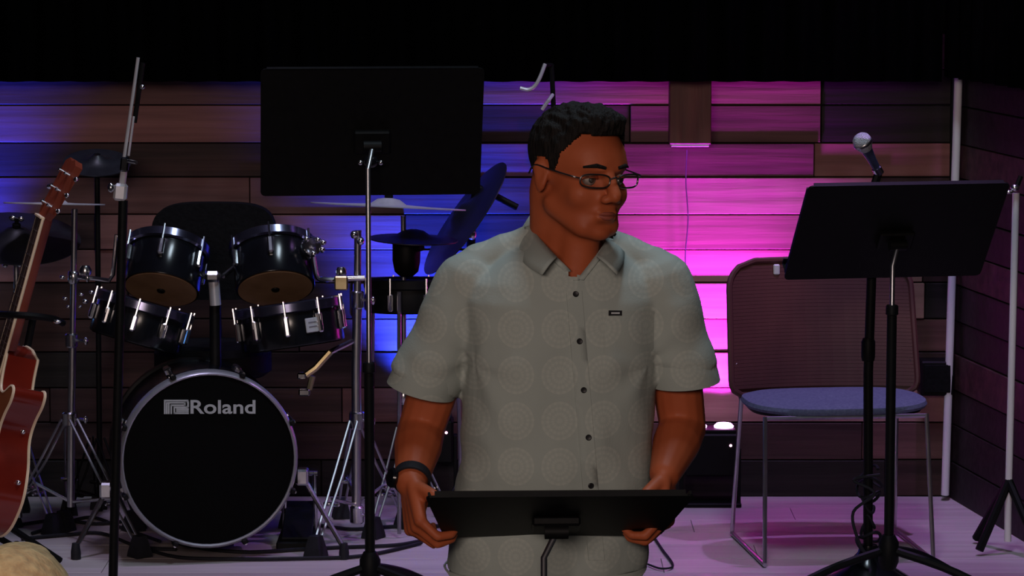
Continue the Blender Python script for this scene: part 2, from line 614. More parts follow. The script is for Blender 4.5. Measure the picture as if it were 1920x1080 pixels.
def collar(t, p, r=0.018, h=0.04, m=None, name='collar'):
    p = Vector(p)
    o = MB().lathe([(r * 0.8, -h / 2), (r, -h / 2 + 0.004), (r, h / 2 - 0.004), (r * 0.8, h / 2)], p, seg=16).build(name, m or M_CHROME, t)
    k = MB().tube([p + Vector((r, -0.005, 0)), p + Vector((r + 0.022, -0.02, 0))], 0.004, 6)
    k.ell(p + Vector((r + 0.026, -0.022, 0)), (0.006, 0.006, 0.012), nu=10, nv=6)
    k.build('wing_knob', m or M_CHROME, o)
    return o


def ground(p):
    return Vector((p.x, p.y, 0))


# --- right hand chrome stand of the drum kit
sr = P(668, 900, 8.75)
st = thing('drum_rack_stand', (sr.x, sr.y, 0), 'chrome drum rack stand with braced legs to the right of the bass drum', 'drum stand')
MB().tube([(sr.x, sr.y, 0.09), P(668, 700, 8.75), P(670, 560, 8.75)], 0.0135, 12).build('lower_tube', M_STEEL, st)
MB().tube([P(670, 562, 8.75), P(671, 432, 8.75)], 0.010, 12).build('upper_tube', M_STEEL, st)
ct = P(669, 788, 8.75)
collar(st, ct, 0.022, 0.05)
collar(st, P(669, 965, 8.75), 0.02, 0.05)
collar(st, P(670, 562, 8.75), 0.019, 0.05)
for py in (440, 452):
    MB().ell(P(664 if py == 440 else 676, py, 8.73), (0.011, 0.012, 0.012), nu=12, nv=8).build('clamp_bolt', M_CHROME, st)
tripod_legs(st, ct, [ground(P(592, 1035, 8.53)), ground(P(760, 1000, 8.95)), ground(P(640, 980, 9.10))], 0.010)
# clamp with brass block and tan arm
cl = MB().box(P(640, 530, 8.72), (0.038, 0.035, 0.040), bev=0.004).build('clamp_block', M_BRASS, st, smooth=False)
MB().lathe([(0.014, 0), (0.016, 0.01), (0.010, 0.022)], P(640, 515, 8.72), seg=14).build('clamp_cap', M_CHROME, cl)
MB().tube([P(652, 522, 8.72), P(684, 521, 8.72)], 0.008, 10).build('cross_bolt', M_CHROME, st)
am = MB().tube([P(619, 660, 8.66), P(592, 690, 8.65), P(574, 703, 8.65)], 0.010, 8).build('tan_arm', M_BRASS, st)
MB().tube([P(660, 640, 8.73), P(619, 660, 8.66)], 0.008, 8).build('arm_mount', M_CHROME, am)
MB().box(P(566, 704, 8.65), (0.025, 0.03, 0.018), bev=0.004).build('arm_clamp', M_CHROME, am, smooth=False)
MB().tube([P(586, 705, 8.65), P(580, 730, 8.65)], 0.009, 8).build('arm_pin', M_BRASS, am)
MB().box(P(571, 735, 8.65), (0.032, 0.03, 0.020), bev=0.004).build('arm_clamp', M_CHROME, am, smooth=False)

# --- left chrome stand
sl = P(132, 900, 8.80)
st = thing('drum_rack_stand', (sl.x, sl.y, 0), 'chrome drum rack stand with braced legs between guitar and bass drum', 'drum stand')
MB().tube([(sl.x, sl.y, 0.09), P(134, 760, 8.80), P(136, 640, 8.80)], 0.011, 12).build('lower_tube', M_STEEL, st)
MB().tube([P(136, 640, 8.80), P(140, 392, 8.80)], 0.0085, 12).build('upper_tube', M_STEEL, st)
ct = P(131, 785, 8.80)
collar(st, ct, 0.022, 0.04)
collar(st, P(134, 638, 8.80), 0.018, 0.04)
collar(st, P(138, 520, 8.80), 0.016, 0.035)
tripod_legs(st, ct, [ground(P(262, 1035, 8.53)), ground(P(20, 1000, 8.95)), ground(P(130, 990, 9.15))], 0.010)
MB().tube([P(138, 520, 8.80), P(175, 522, 8.78), P(205, 526, 8.76), P(212, 515, 8.76), P(219, 440, 8.74)], 0.0065, 8).build('tom_arm', M_CHROME, st)
MB().lathe([(0.016, 0), (0.019, 0.012), (0.012, 0.026)], P(160, 515, 8.78), seg=14).build('arm_boss', M_CHROME, st)
for q in ((117, 520, 0.008), (122, 560, 0.007), (160, 565, 0.010), (152, 552, 0.007), (172, 548, 0.008), (150, 575, 0.006), (128, 575, 0.006)):
    MB().ell(P(q[0], q[1], 8.77), (q[2], q[2], q[2] * 0.8), nu=10, nv=6).build('clamp_bolt', M_CHROME, st)


# --- drums
def drum(name, label, px, py, Y, r, h, tilt, roll, shell_m, bottom_m, nl=8, badge=None, rim_m=None, lug_h=0.05):
    """tilt leans the top away from the camera, roll leans it sideways (degrees)"""
    c = P(px, py, Y)
    ax = Vector((sin(radians(roll)), sin(radians(tilt)) * cos(radians(roll)), cos(radians(tilt)) * cos(radians(roll))))
    R = frame_from(ax)
    t = thing(name, c - R @ Vector((0, 0, h / 2)), label, 'drum')
    H2 = h / 2
    MB().lathe([(r * 0.985, -H2), (r, -H2 + 0.004), (r, H2 - 0.004), (r * 0.985, H2)], c, R, 40).build('shell', shell_m, t)
    MB().lathe([(r + 0.003, H2 - 0.020), (r + 0.010, H2 - 0.016), (r + 0.010, H2 + 0.006), (r + 0.004, H2 + 0.010), (r - 0.004, H2 + 0.006), (r - 0.002, H2 - 0.002)], c, R, 40, False).build('rim', rim_m or M_RIM, t)
    MB().lathe([(r * 0.97, 0.0), (r * 0.97, 0.003), (r * 0.6, 0.0045)], c + R @ Vector((0, 0, H2)), R, 40).build('drum_head', M_HEADBLK, t)
    bh = MB().lathe([(r * 0.55, -0.004), (r * 0.93, -0.003), (r * 0.93, 0.001)], c - R @ Vector((0, 0, H2)), R, 40).build('bottom_head', bottom_m, t)
    if bottom_m is M_TAN:
        MB().lathe([(0.010, -0.008), (0.012, -0.005), (0.012, 0.0)], c - R @ Vector((0, 0, H2)), R, 14).build('centre_jack', M_BLACKM, bh)
    for k in range(nl):
        a = 2 * pi * (k + 0.5) / nl
        e = R @ Vector((cos(a), sin(a), 0)); tn = R @ Vector((-sin(a), cos(a), 0)); zz = R @ Vector((0, 0, 1))
        Rl = Matrix((tn, e, zz)).transposed()
        lug = MB().box(c + e * (r + 0.007) + zz * (H2 - 0.055), (0.016, 0.016, lug_h), Rl, 0.004).build('lug', M_CHROME, t, smooth=False)
        MB().tube([c + e * (r + 0.012) + zz * (H2 - 0.05), c + e * (r + 0.012) + zz * (H2 + 0.014)], 0.0032, 6).build('tension_rod', M_CHROME, lug)
    if badge:
        a = radians(badge)
        e = R @ Vector((cos(a), sin(a), 0)); tn = R @ Vector((-sin(a), cos(a), 0)); zz = R @ Vector((0, 0, 1))
        Rl = Matrix((tn, e, zz)).transposed()
        bd = MB().box(c + e * (r + 0.003) - zz * 0.004, (0.052, 0.006, 0.04), Rl, 0.002).build('badge', M_GREYPRINT, t, smooth=False)
        for q in (-0.008, 0.004):
            MB().box(c + e * (r + 0.0065) + zz * q, (0.036, 0.0012, 0.0035), Rl).build('badge_line', M_HOOP, bd, smooth=False)
    return t, c, R


drum('tom_drum', 'black tom with tan underside left of the chrome centre post', 309, 503, 8.75, 0.108, 0.132, 33, 6, M_BLACKG, M_TAN, 6)
t, c, R = drum('tom_drum', 'black tom with tan underside right of the chrome centre post', 513, 501, 8.75, 0.112, 0.132, 33, -6, M_BLACKG, M_TAN, 6)
# arm of the right tom
MB().lathe([(0.026, -0.012), (0.030, 0), (0.026, 0.012)], P(583, 462, 8.69), frame_from((0.5, -0.8, 0)), 20).build('mount_plate', M_CHROME, t)
for q in ((596, 450), (604, 468), (588, 476), (575, 448), (606, 455)):
    MB().ell(P(q[0], q[1], 8.665), (0.009, 0.009, 0.009), nu=10, nv=6).build('mount_bolt', M_CHROME, t)
MB().tube(bez([P(587, 478, 8.68), P(590, 500, 8.69), P(595, 520, 8.70), P(608, 524, 8.71), P(626, 524, 8.72)], 4), 0.0075, 8).build('tom_arm', M_CHROME, t)
drum('tom_drum', 'low black drum below the left tom, tilted down to the right', 262, 606, 8.64, 0.130, 0.108, 8, 16, M_BLACKG, M_HEADBLK, 10, lug_h=0.045)
drum('tom_drum', 'low black drum with grey badge below the right tom', 545, 611, 8.64, 0.144, 0.112, 6, -8, M_BLACKG, M_HEADBLK, 10, badge=-60, lug_h=0.055)
ft, c, R = drum('floor_tom', 'black floor drum half hidden behind the man in front of the blue planks', 768, 556, 8.95, 0.122, 0.085, 4, 0, M_BLACKM, M_HEADBLK, 8, rim_m=M_BLACKM)
for a in (20, 140, 260):
    e = Vector((cos(radians(a)), sin(radians(a)), 0)) * 0.142
    MB().tube([c + e + Vector((0, 0, 0.03)), Vector((c.x + e.x * 1.1, c.y + e.y * 1.1, 0.012))], 0.006, 8).build('leg', M_STEEL, ft)

# --- bass drum
bc = P(392, 862, 8.45)
ax = Vector((0.20, -1.0, 0.03)).normalized()
R = frame_from(ax, (1, 0.2, 0))          # local z points to the audience
br = 0.246
bd_ = thing('bass_drum', (bc.x, bc.y + 0.18, 0), 'large black bass drum with grey lettering on the front head', 'drum')
MB().lathe([(br * 0.96, -0.36), (br * 0.97, -0.35), (br * 0.97, -0.02), (br * 0.96, -0.01)], bc, R, 56).build('shell', M_BLACKG, bd_)
MB().lathe([(br * 0.965, -0.036), (br, -0.034), (br, -0.014), (br - 0.0015, -0.004), (br - 0.005, 0.004), (br - 0.009, 0.008), (br - 0.013, 0.006), (br * 0.945, -0.002)], bc, R, 64, False).build('front_hoop', M_HOOP, bd_)
MB().lathe([(br * 0.965, -0.335), (br, -0.338), (br, -0.37), (br * 0.96, -0.375)], bc, R, 64, False).build('rear_hoop', M_BLACKG, bd_)
MB().lathe([(br * 0.95, -0.004), (br * 0.95, -0.001), (br * 0.90, 0.001), (0.02, 0.003)], bc, R, 64).build('front_head', M_HEADBLK, bd_)
for k in range(8):
    a = 2 * pi * (k + 0.5) / 8
    e = R @ Vector((cos(a), sin(a), 0)); tn = R @ Vector((-sin(a), cos(a), 0)); zz = R @ Vector((0, 0, 1))
    Rl = Matrix((tn, e, zz)).transposed()
    lg = MB().box(bc + e * (br * 0.97 + 0.010) - zz * 0.16, (0.02, 0.02, 0.07), Rl, 0.004).build('lug', M_CHROME, bd_, smooth=False)
    MB().tube([bc + e * (br + 0.008) - zz * 0.14, bc + e * (br + 0.008) + zz * 0.008], 0.004, 6).build('tension_rod', M_CHROME, lg)
    MB().box(bc + e * (br + 0.002) - zz * 0.010, (0.016, 0.014, 0.040), Rl, 0.003).build('claw', M_BLACKM, lg, smooth=False)
for s, top, foot in ((-1, P(200, 918, 8.58), P(142, 1022, 8.50)), (1, P(567, 893, 8.58), P(645, 1024, 8.50))):
    f = Vector((foot.x, foot.y, 0.0))
    sp = MB().tube([top, f + Vector((0, 0, 0.03))], 0.0075, 8).build('spur', M_CHROME, bd_)
    MB().box(top, (0.035, 0.05, 0.045), None, 0.006).build('spur_bracket', M_CHROME, sp, smooth=False)
    MB().lathe([(0.014, 0.001), (0.014, 0.02), (0.010, 0.045)], f, seg=12).build('rubber_foot', M_RUBBER, sp)
# centre post carrying the two toms
MB().tube([P(404, 700, 8.70), P(403, 560, 8.72)], 0.016, 12).build('post_sleeve', M_BLACKM, bd_)
MB().tube([P(404, 572, 8.70), P(400, 515, 8.70)], [0.016, 0.015], 14).build('tom_post', M_ROD, bd_)
MB().box(P(399, 518, 8.69), (0.042, 0.04, 0.03), None, 0.008).build('post_clamp', M_CHROME, bd_, smooth=False)
MB().tube([P(385, 520, 8.70), P(360, 500, 8.75)], 0.007, 8).build('post_arm', M_CHROME, bd_)
MB().tube([P(418, 518, 8.70), P(440, 500, 8.75)], 0.007, 8).build('post_arm', M_CHROME, bd_)

# lettering and emblem on the head
cu = bpy.data.curves.new('lettering_curve', 'FONT')
cu.body = 'Roland'
cu.size = 0.062
cu.extrude = 0.0006
cu.offset = 0.0011
to = bpy.data.objects.new('lettering_raw', cu)
COL.objects.link(to)
dg = bpy.context.evaluated_depsgraph_get()
lm = bpy.data.meshes.new_from_object(to.evaluated_get(dg))
bpy.data.objects.remove(to)
xs = [v.co.x for v in lm.vertices]; ys = [v.co.y for v in lm.vertices]
lw, lh = max(xs) - min(xs), max(ys) - min(ys)


def on_head(px, py, out=0.0045):
    """point of the front head plane seen at (px, py)"""
    o = Vector((0, 0, CAM_Z)); d = P(px, py, 1.0) - o
    n = R @ Vector((0, 0, 1)); p0 = bc + n * out
    return o + d * ((p0 - o).dot(n) / d.dot(n))


pa = on_head(357, 776); pb = on_head(479, 776); pt = on_head(357, 750)
ex = (pb - pa).normalized(); ez = (pt - pa).normalized()
for v in lm.vertices:
    x = (v.co.x - min(xs)) / lw * (pb - pa).length
    yy = (v.co.y - min(ys)) / lh * (pt - pa).length
    v.co = pa + ex * x + ez * yy + (R @ Vector((0, 0, 1))) * v.co.z
link_mesh(lm, 'lettering', M_GREYPRINT, bd_)['label'] = 'grey lettering reading Roland'
la = on_head(307, 776); lb = on_head(354, 776); lt = on_head(307, 750)
LW = (lb - la).length; LH = (lt - la).length
Rn = R @ Vector((0, 0, 1))
Rlogo = Matrix((ex, -Rn, ez)).transposed()


def stroke(pts, wd=0.055):
    """flat strokes in emblem units (0..1 across, 0..1 up)"""
    for (x0, y0), (x1, y1) in zip(pts[:-1], pts[1:]):
        c_ = la + ex * LW * (x0 + x1) / 2 + ez * LH * (y0 + y1) / 2
        if abs(x1 - x0) > abs(y1 - y0):
            s = (abs(x1 - x0) * LW + wd * LW, 0.0012, wd * LW * 1.2)
        else:
            s = (wd * LW * 1.2, 0.0012, abs(y1 - y0) * LH + wd * LW)
        EMB.box(c_, s, Rlogo)


EMB = MB()
stroke([(0.04, 0.04), (0.04, 0.96), (0.93, 0.96), (0.97, 0.85), (0.97, 0.55), (0.93, 0.47), (0.42, 0.47), (0.42, 0.04)])
stroke([(0.12, 0.04), (0.12, 0.80), (0.84, 0.80), (0.84, 0.62), (0.30, 0.62), (0.30, 0.04)])
stroke([(0.20, 0.04), (0.20, 0.70)])
stroke([(0.52, 0.34), (0.97, 0.34)]); stroke([(0.52, 0.20), (0.97, 0.20)]); stroke([(0.42, 0.05), (0.97, 0.05)])
EMB.build('emblem', M_GREYPRINT, bd_, smooth=False)['label'] = 'grey striped emblem'


# --- cymbals
def cymbal(name, label, c, axis, r, m, wing=True, bell=0.18, bow=0.10):
    R_ = frame_from(axis)
    t_ = thing(name, c, label, 'cymbal')
    h = r * bow
    MB().lathe([(r, 0.0), (r, 0.003), (r * 0.6, h * 0.55), (r * bell + 0.012, h), (r * bell * 0.8, h + 0.014), (0.01, h + 0.018),
                (0.01, h + 0.013), (r * bell * 0.8, h + 0.009), (r * bell + 0.01, h - 0.004), (r * 0.6, h * 0.55 - 0.004)], c, R_, 48, False).build('disc', m, t_)
    if wing:
        zz = R_ @ Vector((0, 0, 1)); xx = R_ @ Vector((1, 0, 0))
        MB().lathe([(0.012, 0), (0.012, 0.012), (0.006, 0.014), (0.006, 0.03)], c + zz * (h + 0.016), R_, 12).build('felt', M_PAD, t_)
        wn = MB()
        for s in (-1, 1):
            wn.ell(c + zz * (h + 0.045) + xx * s * 0.012, (0.011, 0.005, 0.008), R_, 10, 6)
        wn.build('wing_nut', M_CHROME, t_)
    return t_


# hi-hat style stand with two cymbals in front of the blue planks
hs = P(757, 700, 8.95)
st = thing('cymbal_stand', (hs.x, hs.y, 0), 'cymbal stand with round black module in front of the blue planks', 'cymbal stand')
MB().tube([(hs.x, hs.y, 0.03), P(757, 600, 8.95), P(756, 405, 8.95)], 0.007, 10).build('pole', M_STEEL, st)
MB().lathe([(0.018, -0.056), (0.034, -0.042), (0.040, -0.01), (0.040, 0.045), (0.034, 0.056), (0.010, 0.060)], P(762, 482, 8.95), seg=24).build('module', M_BLACKM, st)
MB().lathe([(0.012, -0.02), (0.014, 0), (0.010, 0.02)], P(782, 463, 8.92), frame_from((0.7, -0.7, 0)), 14).build('module_knob', M_BLACKM, st)
collar(st, P(757, 745, 8.95), 0.016, 0.04)
tripod_legs(st, P(757, 800, 8.95), [ground(P(700, 985, 8.80)), ground(P(850, 985, 8.85)), ground(P(770, 950, 9.10))], 0.009)
cymbal('cymbal', 'dark cymbal silhouetted against the blue planks, above the round black module', P(775, 450, 8.95), (0.04, -0.02, 1), 0.128, M_CYMB, False, bell=0.30)
cymbal('cymbal', 'thin pale cymbal seen edge on under the tall left music stand desk', P(728, 388, 8.90), (0.050, 0.085, 1), 0.222, M_CYMB2, bow=0.035)
# boom holding the tilted dark cymbal behind the man
bs = P(905, 700, 9.26)
st = thing('cymbal_boom_stand', (bs.x, bs.y, 0), 'black boom stand behind the man carrying the steeply tilted dark cymbal', 'cymbal stand')
MB().tube([(bs.x, bs.y, 0.03), P(880, 600, 9.26), P(884, 420, 9.24), P(893, 355, 9.22)], 0.013, 10).build('pole', M_BLACKM, st)
MB().tube([P(893, 350, 9.22), P(930, 368, 9.21), P(970, 389, 9.20)], 0.010, 10).build('boom_arm', M_BLACKM, st)
MB().ell(P(885, 440, 9.21), (0.014, 0.012, 0.016), nu=12, nv=8).build('knob', M_CHROME, st)
tripod_legs(st, P(890, 860, 9.26), [ground(P(840, 985, 9.12)), ground(P(960, 985, 9.10)), ground(P(890, 950, 9.38))], 0.009, m=M_BLACKM)
cymbal('cymbal', 'dark cymbal tilted steeply on edge beside the shoulder of the man', P(873, 410, 9.20), (-0.80, -0.17, 0.59), 0.200, M_CYMB, False)
# left cymbals
cymbal('cymbal', 'thin pale cymbal seen edge on behind the guitar neck', P(102, 383, 8.80), (0.02, 0.085, 1), 0.142, M_CYMB2, bow=0.035)
cymbal('cymbal', 'large dark blue cymbal pad low behind the guitar neck', P(30, 448, 8.95), (0.10, -0.30, 0.95), 0.185, M_CYMB)
cs = P(30, 600, 8.95)
st = thing('cymbal_stand', (cs.x, cs.y, 0), 'thin chrome cymbal stand hidden mostly behind the guitar', 'cymbal stand')
MB().tube([(cs.x, cs.y, 0.03), P(30, 456, 8.95)], 0.008, 10).build('pole', M_STEEL, st)
for q in ((10, 498), (24, 490), (38, 497), (45, 480)):
    MB().ell(P(q[0], q[1], 8.9), (0.008, 0.008, 0.007), nu=10, nv=6).build('clamp_bolt', M_CHROME, st)
tripod_legs(st, P(30, 800, 8.95), [ground(P(-60, 990, 8.85)), ground(P(100, 990, 8.85)), ground(P(40, 950, 9.2))], 0.008)
bsl = P(182, 600, 9.05)
st = thing('cymbal_stand', (bsl.x, bsl.y, 0), 'black cymbal stand behind the left tom', 'cymbal stand')
MB().tube([(bsl.x, bsl.y, 0.03), P(182, 318, 9.05)], 0.008, 10).build('pole', M_BLACKM, st)
tripod_legs(st, P(182, 820, 9.05), [ground(P(120, 990, 8.9)), ground(P(250, 990, 8.9)), ground(P(185, 950, 9.25))], 0.008, m=M_BLACKM)
cymbal('cymbal', 'black cymbal pad behind the guitar headstock and the boom stand', P(182, 306, 9.05), (0.05, -0.32, 0.94), 0.098, M_CYMB, False)

# --- drum throne
th = P(402, 640, 9.05)
t = thing('drum_throne', (th.x, th.y, 0), 'black padded drum throne with wide backrest behind the toms', 'stool')
out = []
c = P(402, 470, 9.12)
W2, H2 = 0.182, 0.142
for k in range(40):
    a = 2 * pi * k / 40
    ca, sa = cos(a), sin(a)
    out.append((W2 * math.copysign(abs(ca) ** 0.55, ca), H2 * math.copysign(abs(sa) ** 0.45, sa)))
MB().prism(out, 0.06, c).build('backrest', M_PAD, t)
MB().tube([c - Vector((0, 0, 0.10)) + Vector((0, 0.04, 0)), Vector((th.x, th.y + 0.12, 0.50)), Vector((th.x, th.y, 0.46))], 0.012, 8).build('back_post', M_BLACKM, t)
MB().lathe([(0.15, 0.44), (0.17, 0.455), (0.17, 0.51), (0.15, 0.53), (0.05, 0.535)], (th.x, th.y - 0.05, 0), seg=32).build('seat', M_PAD, t)
MB().tube([(th.x, th.y - 0.05, 0.05), (th.x, th.y - 0.05, 0.45)], 0.014, 10).build('column', M_STEEL, t)
tripod_legs(t, (th.x, th.y - 0.05, 0.28), [Vector((th.x - 0.22, th.y - 0.1, 0)), Vector((th.x + 0.22, th.y - 0.1, 0)), Vector((th.x, th.y + 0.2, 0))], 0.009)

# --- bass pedal between drum and stand
pp = P(560, 1000, 8.74)
t = thing('hi_hat_pedal', (pp.x, pp.y, 0), 'black foot pedal on the floor right of the bass drum', 'pedal')
MB().box((pp.x, pp.y, 0.012), (0.11, 0.24, 0.022), None, 0.004).build('base_plate', M_BLACKM, t, smooth=False)
MB().box((pp.x, pp.y, 0.06), (0.085, 0.22, 0.014), Matrix.Rotation(radians(18), 3, 'X'), 0.003).build('foot_board', M_BLACKM, t, smooth=False)
for s in (-1, 1):
    MB().tube([(pp.x + s * 0.045, pp.y + 0.06, 0.02), (pp.x + s * 0.04, pp.y + 0.07, 0.19)], 0.006, 8).build('side_post', M_CHROME, t)
MB().tube([(pp.x - 0.05, pp.y + 0.07, 0.185), (pp.x + 0.05, pp.y + 0.07, 0.185)], 0.007, 8).build('axle', M_CHROME, t)

# ================================================================== GUITAR
GY = 8.2
g_nut = P(106, 414, GY)
lean = radians(16.5)
yaw = radians(-63)
Rg = Matrix.Rotation(lean, 3, 'Y') @ Matrix.Rotation(yaw, 3, 'Z')
M_GSIDE = mat('cherry_red_lacquer', (0.22, 0.020, 0.010), 0.22, 0, (0.10, 0.008, 0.005), (3, 3, 5), 0, 0.5, coat=0.5)
M_GTOP = mat('amber_sunburst_top', (0.42, 0.15, 0.05), 0.25, 0, (0.22, 0.05, 0.02), (3, 3, 3), 0, 0.5, coat=0.5)
M_BIND = mat('cream_binding', (0.85, 0.66, 0.46), 0.4, 0, (0.78, 0.6, 0.42), (20, 20, 20))
M_FRET = mat('rosewood_board', (0.07, 0.035, 0.03), 0.45, 0, (0.045, 0.02, 0.018), (10, 10, 60), 0.1)
M_GNECK = mat('red_mahogany', (0.22, 0.045, 0.022), 0.35, 0, (0.14, 0.025, 0.014), (12, 12, 3), 0, 0.5)
# local frame: z along the neck, origin at the nut, face towards local -y
GB = -0.845                                   # bottom of the body
half_l = [(0.0, 0.0), (0.10, 0.006), (0.165, 0.045), (0.195, 0.105), (0.198, 0.155), (0.175, 0.215), (0.138, 0.265), (0.127, 0.300), (0.136, 0.345),
          (0.150, 0.395), (0.147, 0.430), (0.120, 0.468), (0.075, 0.485), (0.028, 0.487)]
half_r = [(0.10, 0.006), (0.165, 0.045), (0.195, 0.105), (0.198, 0.155), (0.175, 0.215), (0.138, 0.265), (0.127, 0.300), (0.134, 0.340),
          (0.152, 0.380), (0.150, 0.410), (0.126, 0.414), (0.085, 0.385), (0.055, 0.392), (0.038, 0.43), (0.030, 0.475)]
outl = [Vector((-x, 0, z)) for x, z in half_l[::-1]] + [Vector((x, 0, z)) for x, z in half_r]
outl = bez(outl, 4)
outl2 = [(p.x, p.z + GB) for p in outl]
DEP = 0.088
gbase = g_nut + Rg @ Vector((0, 0, GB))
g = thing('acoustic_guitar', Vector((gbase.x, gbase.y, gbase.z)), 'cherry red cutaway guitar with cream binding leaning at the left edge', 'guitar')
body = MB().prism(outl2, DEP, g_nut, Rg).build('body', M_GSIDE, g)
top = MB().prism([(x * 0.985, (z - GB - 0.24) * 0.985 + GB + 0.24) for x, z in outl2], 0.004, g_nut + Rg @ Vector((0, -DEP / 2 - 0.001, 0)), Rg).build('soundboard', M_GTOP, g)
for s in (-1, 1):
    MB().tube([g_nut + Rg @ Vector((x, s * DEP / 2, z)) for x, z in outl2], 0.0042, 6, closed=True).build('binding', M_BIND, body)
MB().lathe([(0.035, -0.001), (0.048, -0.001), (0.048, 0.001), (0.035, 0.001)], g_nut + Rg @ Vector((0, -DEP / 2 - 0.004, GB + 0.31)), Rg @ Matrix.Rotation(pi / 2, 3, 'X'), 32, False).build('rosette', M_BIND, top)
MB().box(g_nut + Rg @ Vector((0, -DEP / 2 - 0.010, GB + 0.14)), (0.15, 0.014, 0.028), Rg, 0.004).build('bridge', M_FRET, top, smooth=False)
nk = MB().loft([[g_nut + Rg @ Vector((x * w_, y_, z)) for x, y_ in ((-1, 0), (1, 0), (0.9, 0.016), (0.5, 0.027), (-0.5, 0.027), (-0.9, 0.016))]
                for w_, z, in ((0.0215, 0.0), (0.0275, -0.36))])
offn = Rg @ Vector((0, -DEP / 2 + 0.002, 0))
nk.v = [p + offn for p in nk.v]
neck = nk.build('neck', M_GNECK, g)
fb = MB().loft([[g_nut + offn + Rg @ Vector((x * w_, y_, z)) for x, y_ in ((-1, 0), (1, 0), (1, -0.007), (-1, -0.007))]
                for w_, z, in ((0.0215, 0.0), (0.028, -0.47))]).build('fingerboard', M_FRET, g, smooth=False)
for s in (-1, 1):
    MB().tube([g_nut + offn + Rg @ Vector((s * 0.022, -0.004, 0)), g_nut + offn + Rg @ Vector((s * 0.0285, -0.004, -0.47))], 0.0042, 6).build('binding', M_BIND, fb)
MB().box(g_nut + offn + Rg @ Vector((0, -0.006, 0.002)), (0.048, 0.014, 0.006), Rg, 0.001).build('nut', M_BIND, g, smooth=False)
for k in range(1, 16):
    z = -0.65 * (1 - 2 ** (-k / 12))
    wdt = 0.0215 + 0.0065 * (-z / 0.47)
    MB().box(g_nut + offn + Rg @ Vector((0, -0.0075, z)), (2 * wdt, 0.0015, 0.002), Rg).build('fret', M_CHROME, fb, smooth=False)
for k in range(6):
    x = -0.017 + 0.0068 * k
    MB().tube([g_nut + offn + Rg @ Vector((x, -0.011, 0.0)), g_nut + offn + Rg @ Vector((x * 1.5, -0.018, GB + 0.14))], 0.0006, 4).build('string', M_STEEL, g)
hd = [(-0.022, 0), (-0.034, 0.02), (-0.040, 0.16), (-0.020, 0.172), (0.0, 0.166), (0.020, 0.172), (0.040, 0.16), (0.034, 0.02), (0.022, 0)]
Rh = Rg @ Matrix.Rotation(radians(-14), 3, 'X')
head = MB().prism(hd, 0.022, g_nut + offn + Rg @ Vector((0, 0.008, 0)), Rh).build('headstock', M_GNECK, g, smooth=False)
for s in (-1, 1):
    for z in (0.035, 0.082, 0.13):
        o_ = g_nut + offn + Rg @ Vector((0, 0.008, 0))
        tk = MB().tube([o_ + Rh @ Vector((s * 0.034, 0, z)), o_ + Rh @ Vector((s * 0.052, 0, z))], 0.0035, 6)
        tk.ell(o_ + Rh @ Vector((s * 0.060, 0, z)), (0.010, 0.006, 0.008), Rh, 10, 6)
        tk.build('tuner', M_CHROME, head)
        MB().tube([o_ + Rh @ Vector((s * 0.024, -0.010, z)), o_ + Rh @ Vector((s * 0.024, -0.022, z))], 0.004, 8).build('tuner_post', M_CHROME, head)
MB().ell(g_nut + Rg @ Vector((0.128, 0.02, GB + 0.30)), (0.007, 0.007, 0.007), nu=10, nv=6).build('strap_button', M_CHROME, body)
MB().ell(g_nut + Rg @ Vector((0.196, 0.02, GB + 0.18)), (0.007, 0.007, 0.007), nu=10, nv=6).build('strap_button', M_CHROME, body)
# guitar stand
gs = Vector((gbase.x + 0.03, gbase.y + 0.12, 0))
t = thing('guitar_stand', gs, 'black guitar stand holding the cherry red guitar', 'guitar stand')
yk = g_nut + Rg @ Vector((0, 0.02, -0.28))
MB().tube([gs + Vector((0, 0, 0.10)), Vector((yk.x - 0.02, yk.y + 0.09, yk.z))], 0.010, 10).build('upright', M_BLACKM, t)
MB().tube(bez([P(-10, 588, GY + 0.05), P(20, 590, GY - 0.06), P(58, 592, GY - 0.07), P(100, 598, GY - 0.03), P(118, 606, GY + 0.02)], 4), 0.009, 8).build('neck_yoke', M_BLACKM, t)
MB().ell(P(107, 603, GY - 0.04), (0.012, 0.008, 0.006), nu=10, nv=6).build('yoke_tip', M_CHROME, t)
for s in (-1, 1):
    MB().tube([gs + Vector((0, 0, 0.11)), gs + Vector((s * 0.08, -0.05, 0.075)), gs + Vector((s * 0.1, -0.17, 0.075)), gs + Vector((s * 0.1, -0.19, 0.12))], 0.009, 8).build('cradle_arm', M_BLACKM, t)
for a in (30, 150, 270):
    MB().tube([gs + Vector((0, 0, 0.16)), gs + Vector((cos(radians(a)) * 0.2, sin(radians(a)) * 0.2, 0.012))], 0.009, 8).build('leg', M_BLACKM, t)

# ================================================================== MICROPHONE BOOM STAND (left)
b0 = P(212, 1080, 7.6)
t = thing('boom_microphone_stand', (b0.x, b0.y, 0), 'boom microphone stand with chrome rods in front of the left tom', 'microphone stand')
MB().tube([(b0.x, b0.y, 0.02), P(212, 1080, 7.6), P(222, 700, 7.6), P(231, 376, 7.6)], 0.0115, 10).build('pole', M_BLACKM, t)
MB().lathe([(0.13, 0.0), (0.13, 0.012), (0.05, 0.03), (0.02, 0.05)], (b0.x, b0.y, 0.001), seg=32).build('base', M_BLACKM, t)
bk = MB().box(P(226, 360, 7.6), (0.032, 0.03, 0.042), Matrix.Rotation(radians(6), 3, 'Y'), 0.006).build('clutch', M_ROD, t, smooth=False)
MB().ell(P(208, 352, 7.58), (0.009, 0.009, 0.012), nu=10, nv=6).build('clutch_knob', M_CHROME, bk)
MB().tube([P(228, 352, 7.6), P(233, 316, 7.6)], 0.0085, 8).build('boom_sleeve', M_ROD, t)
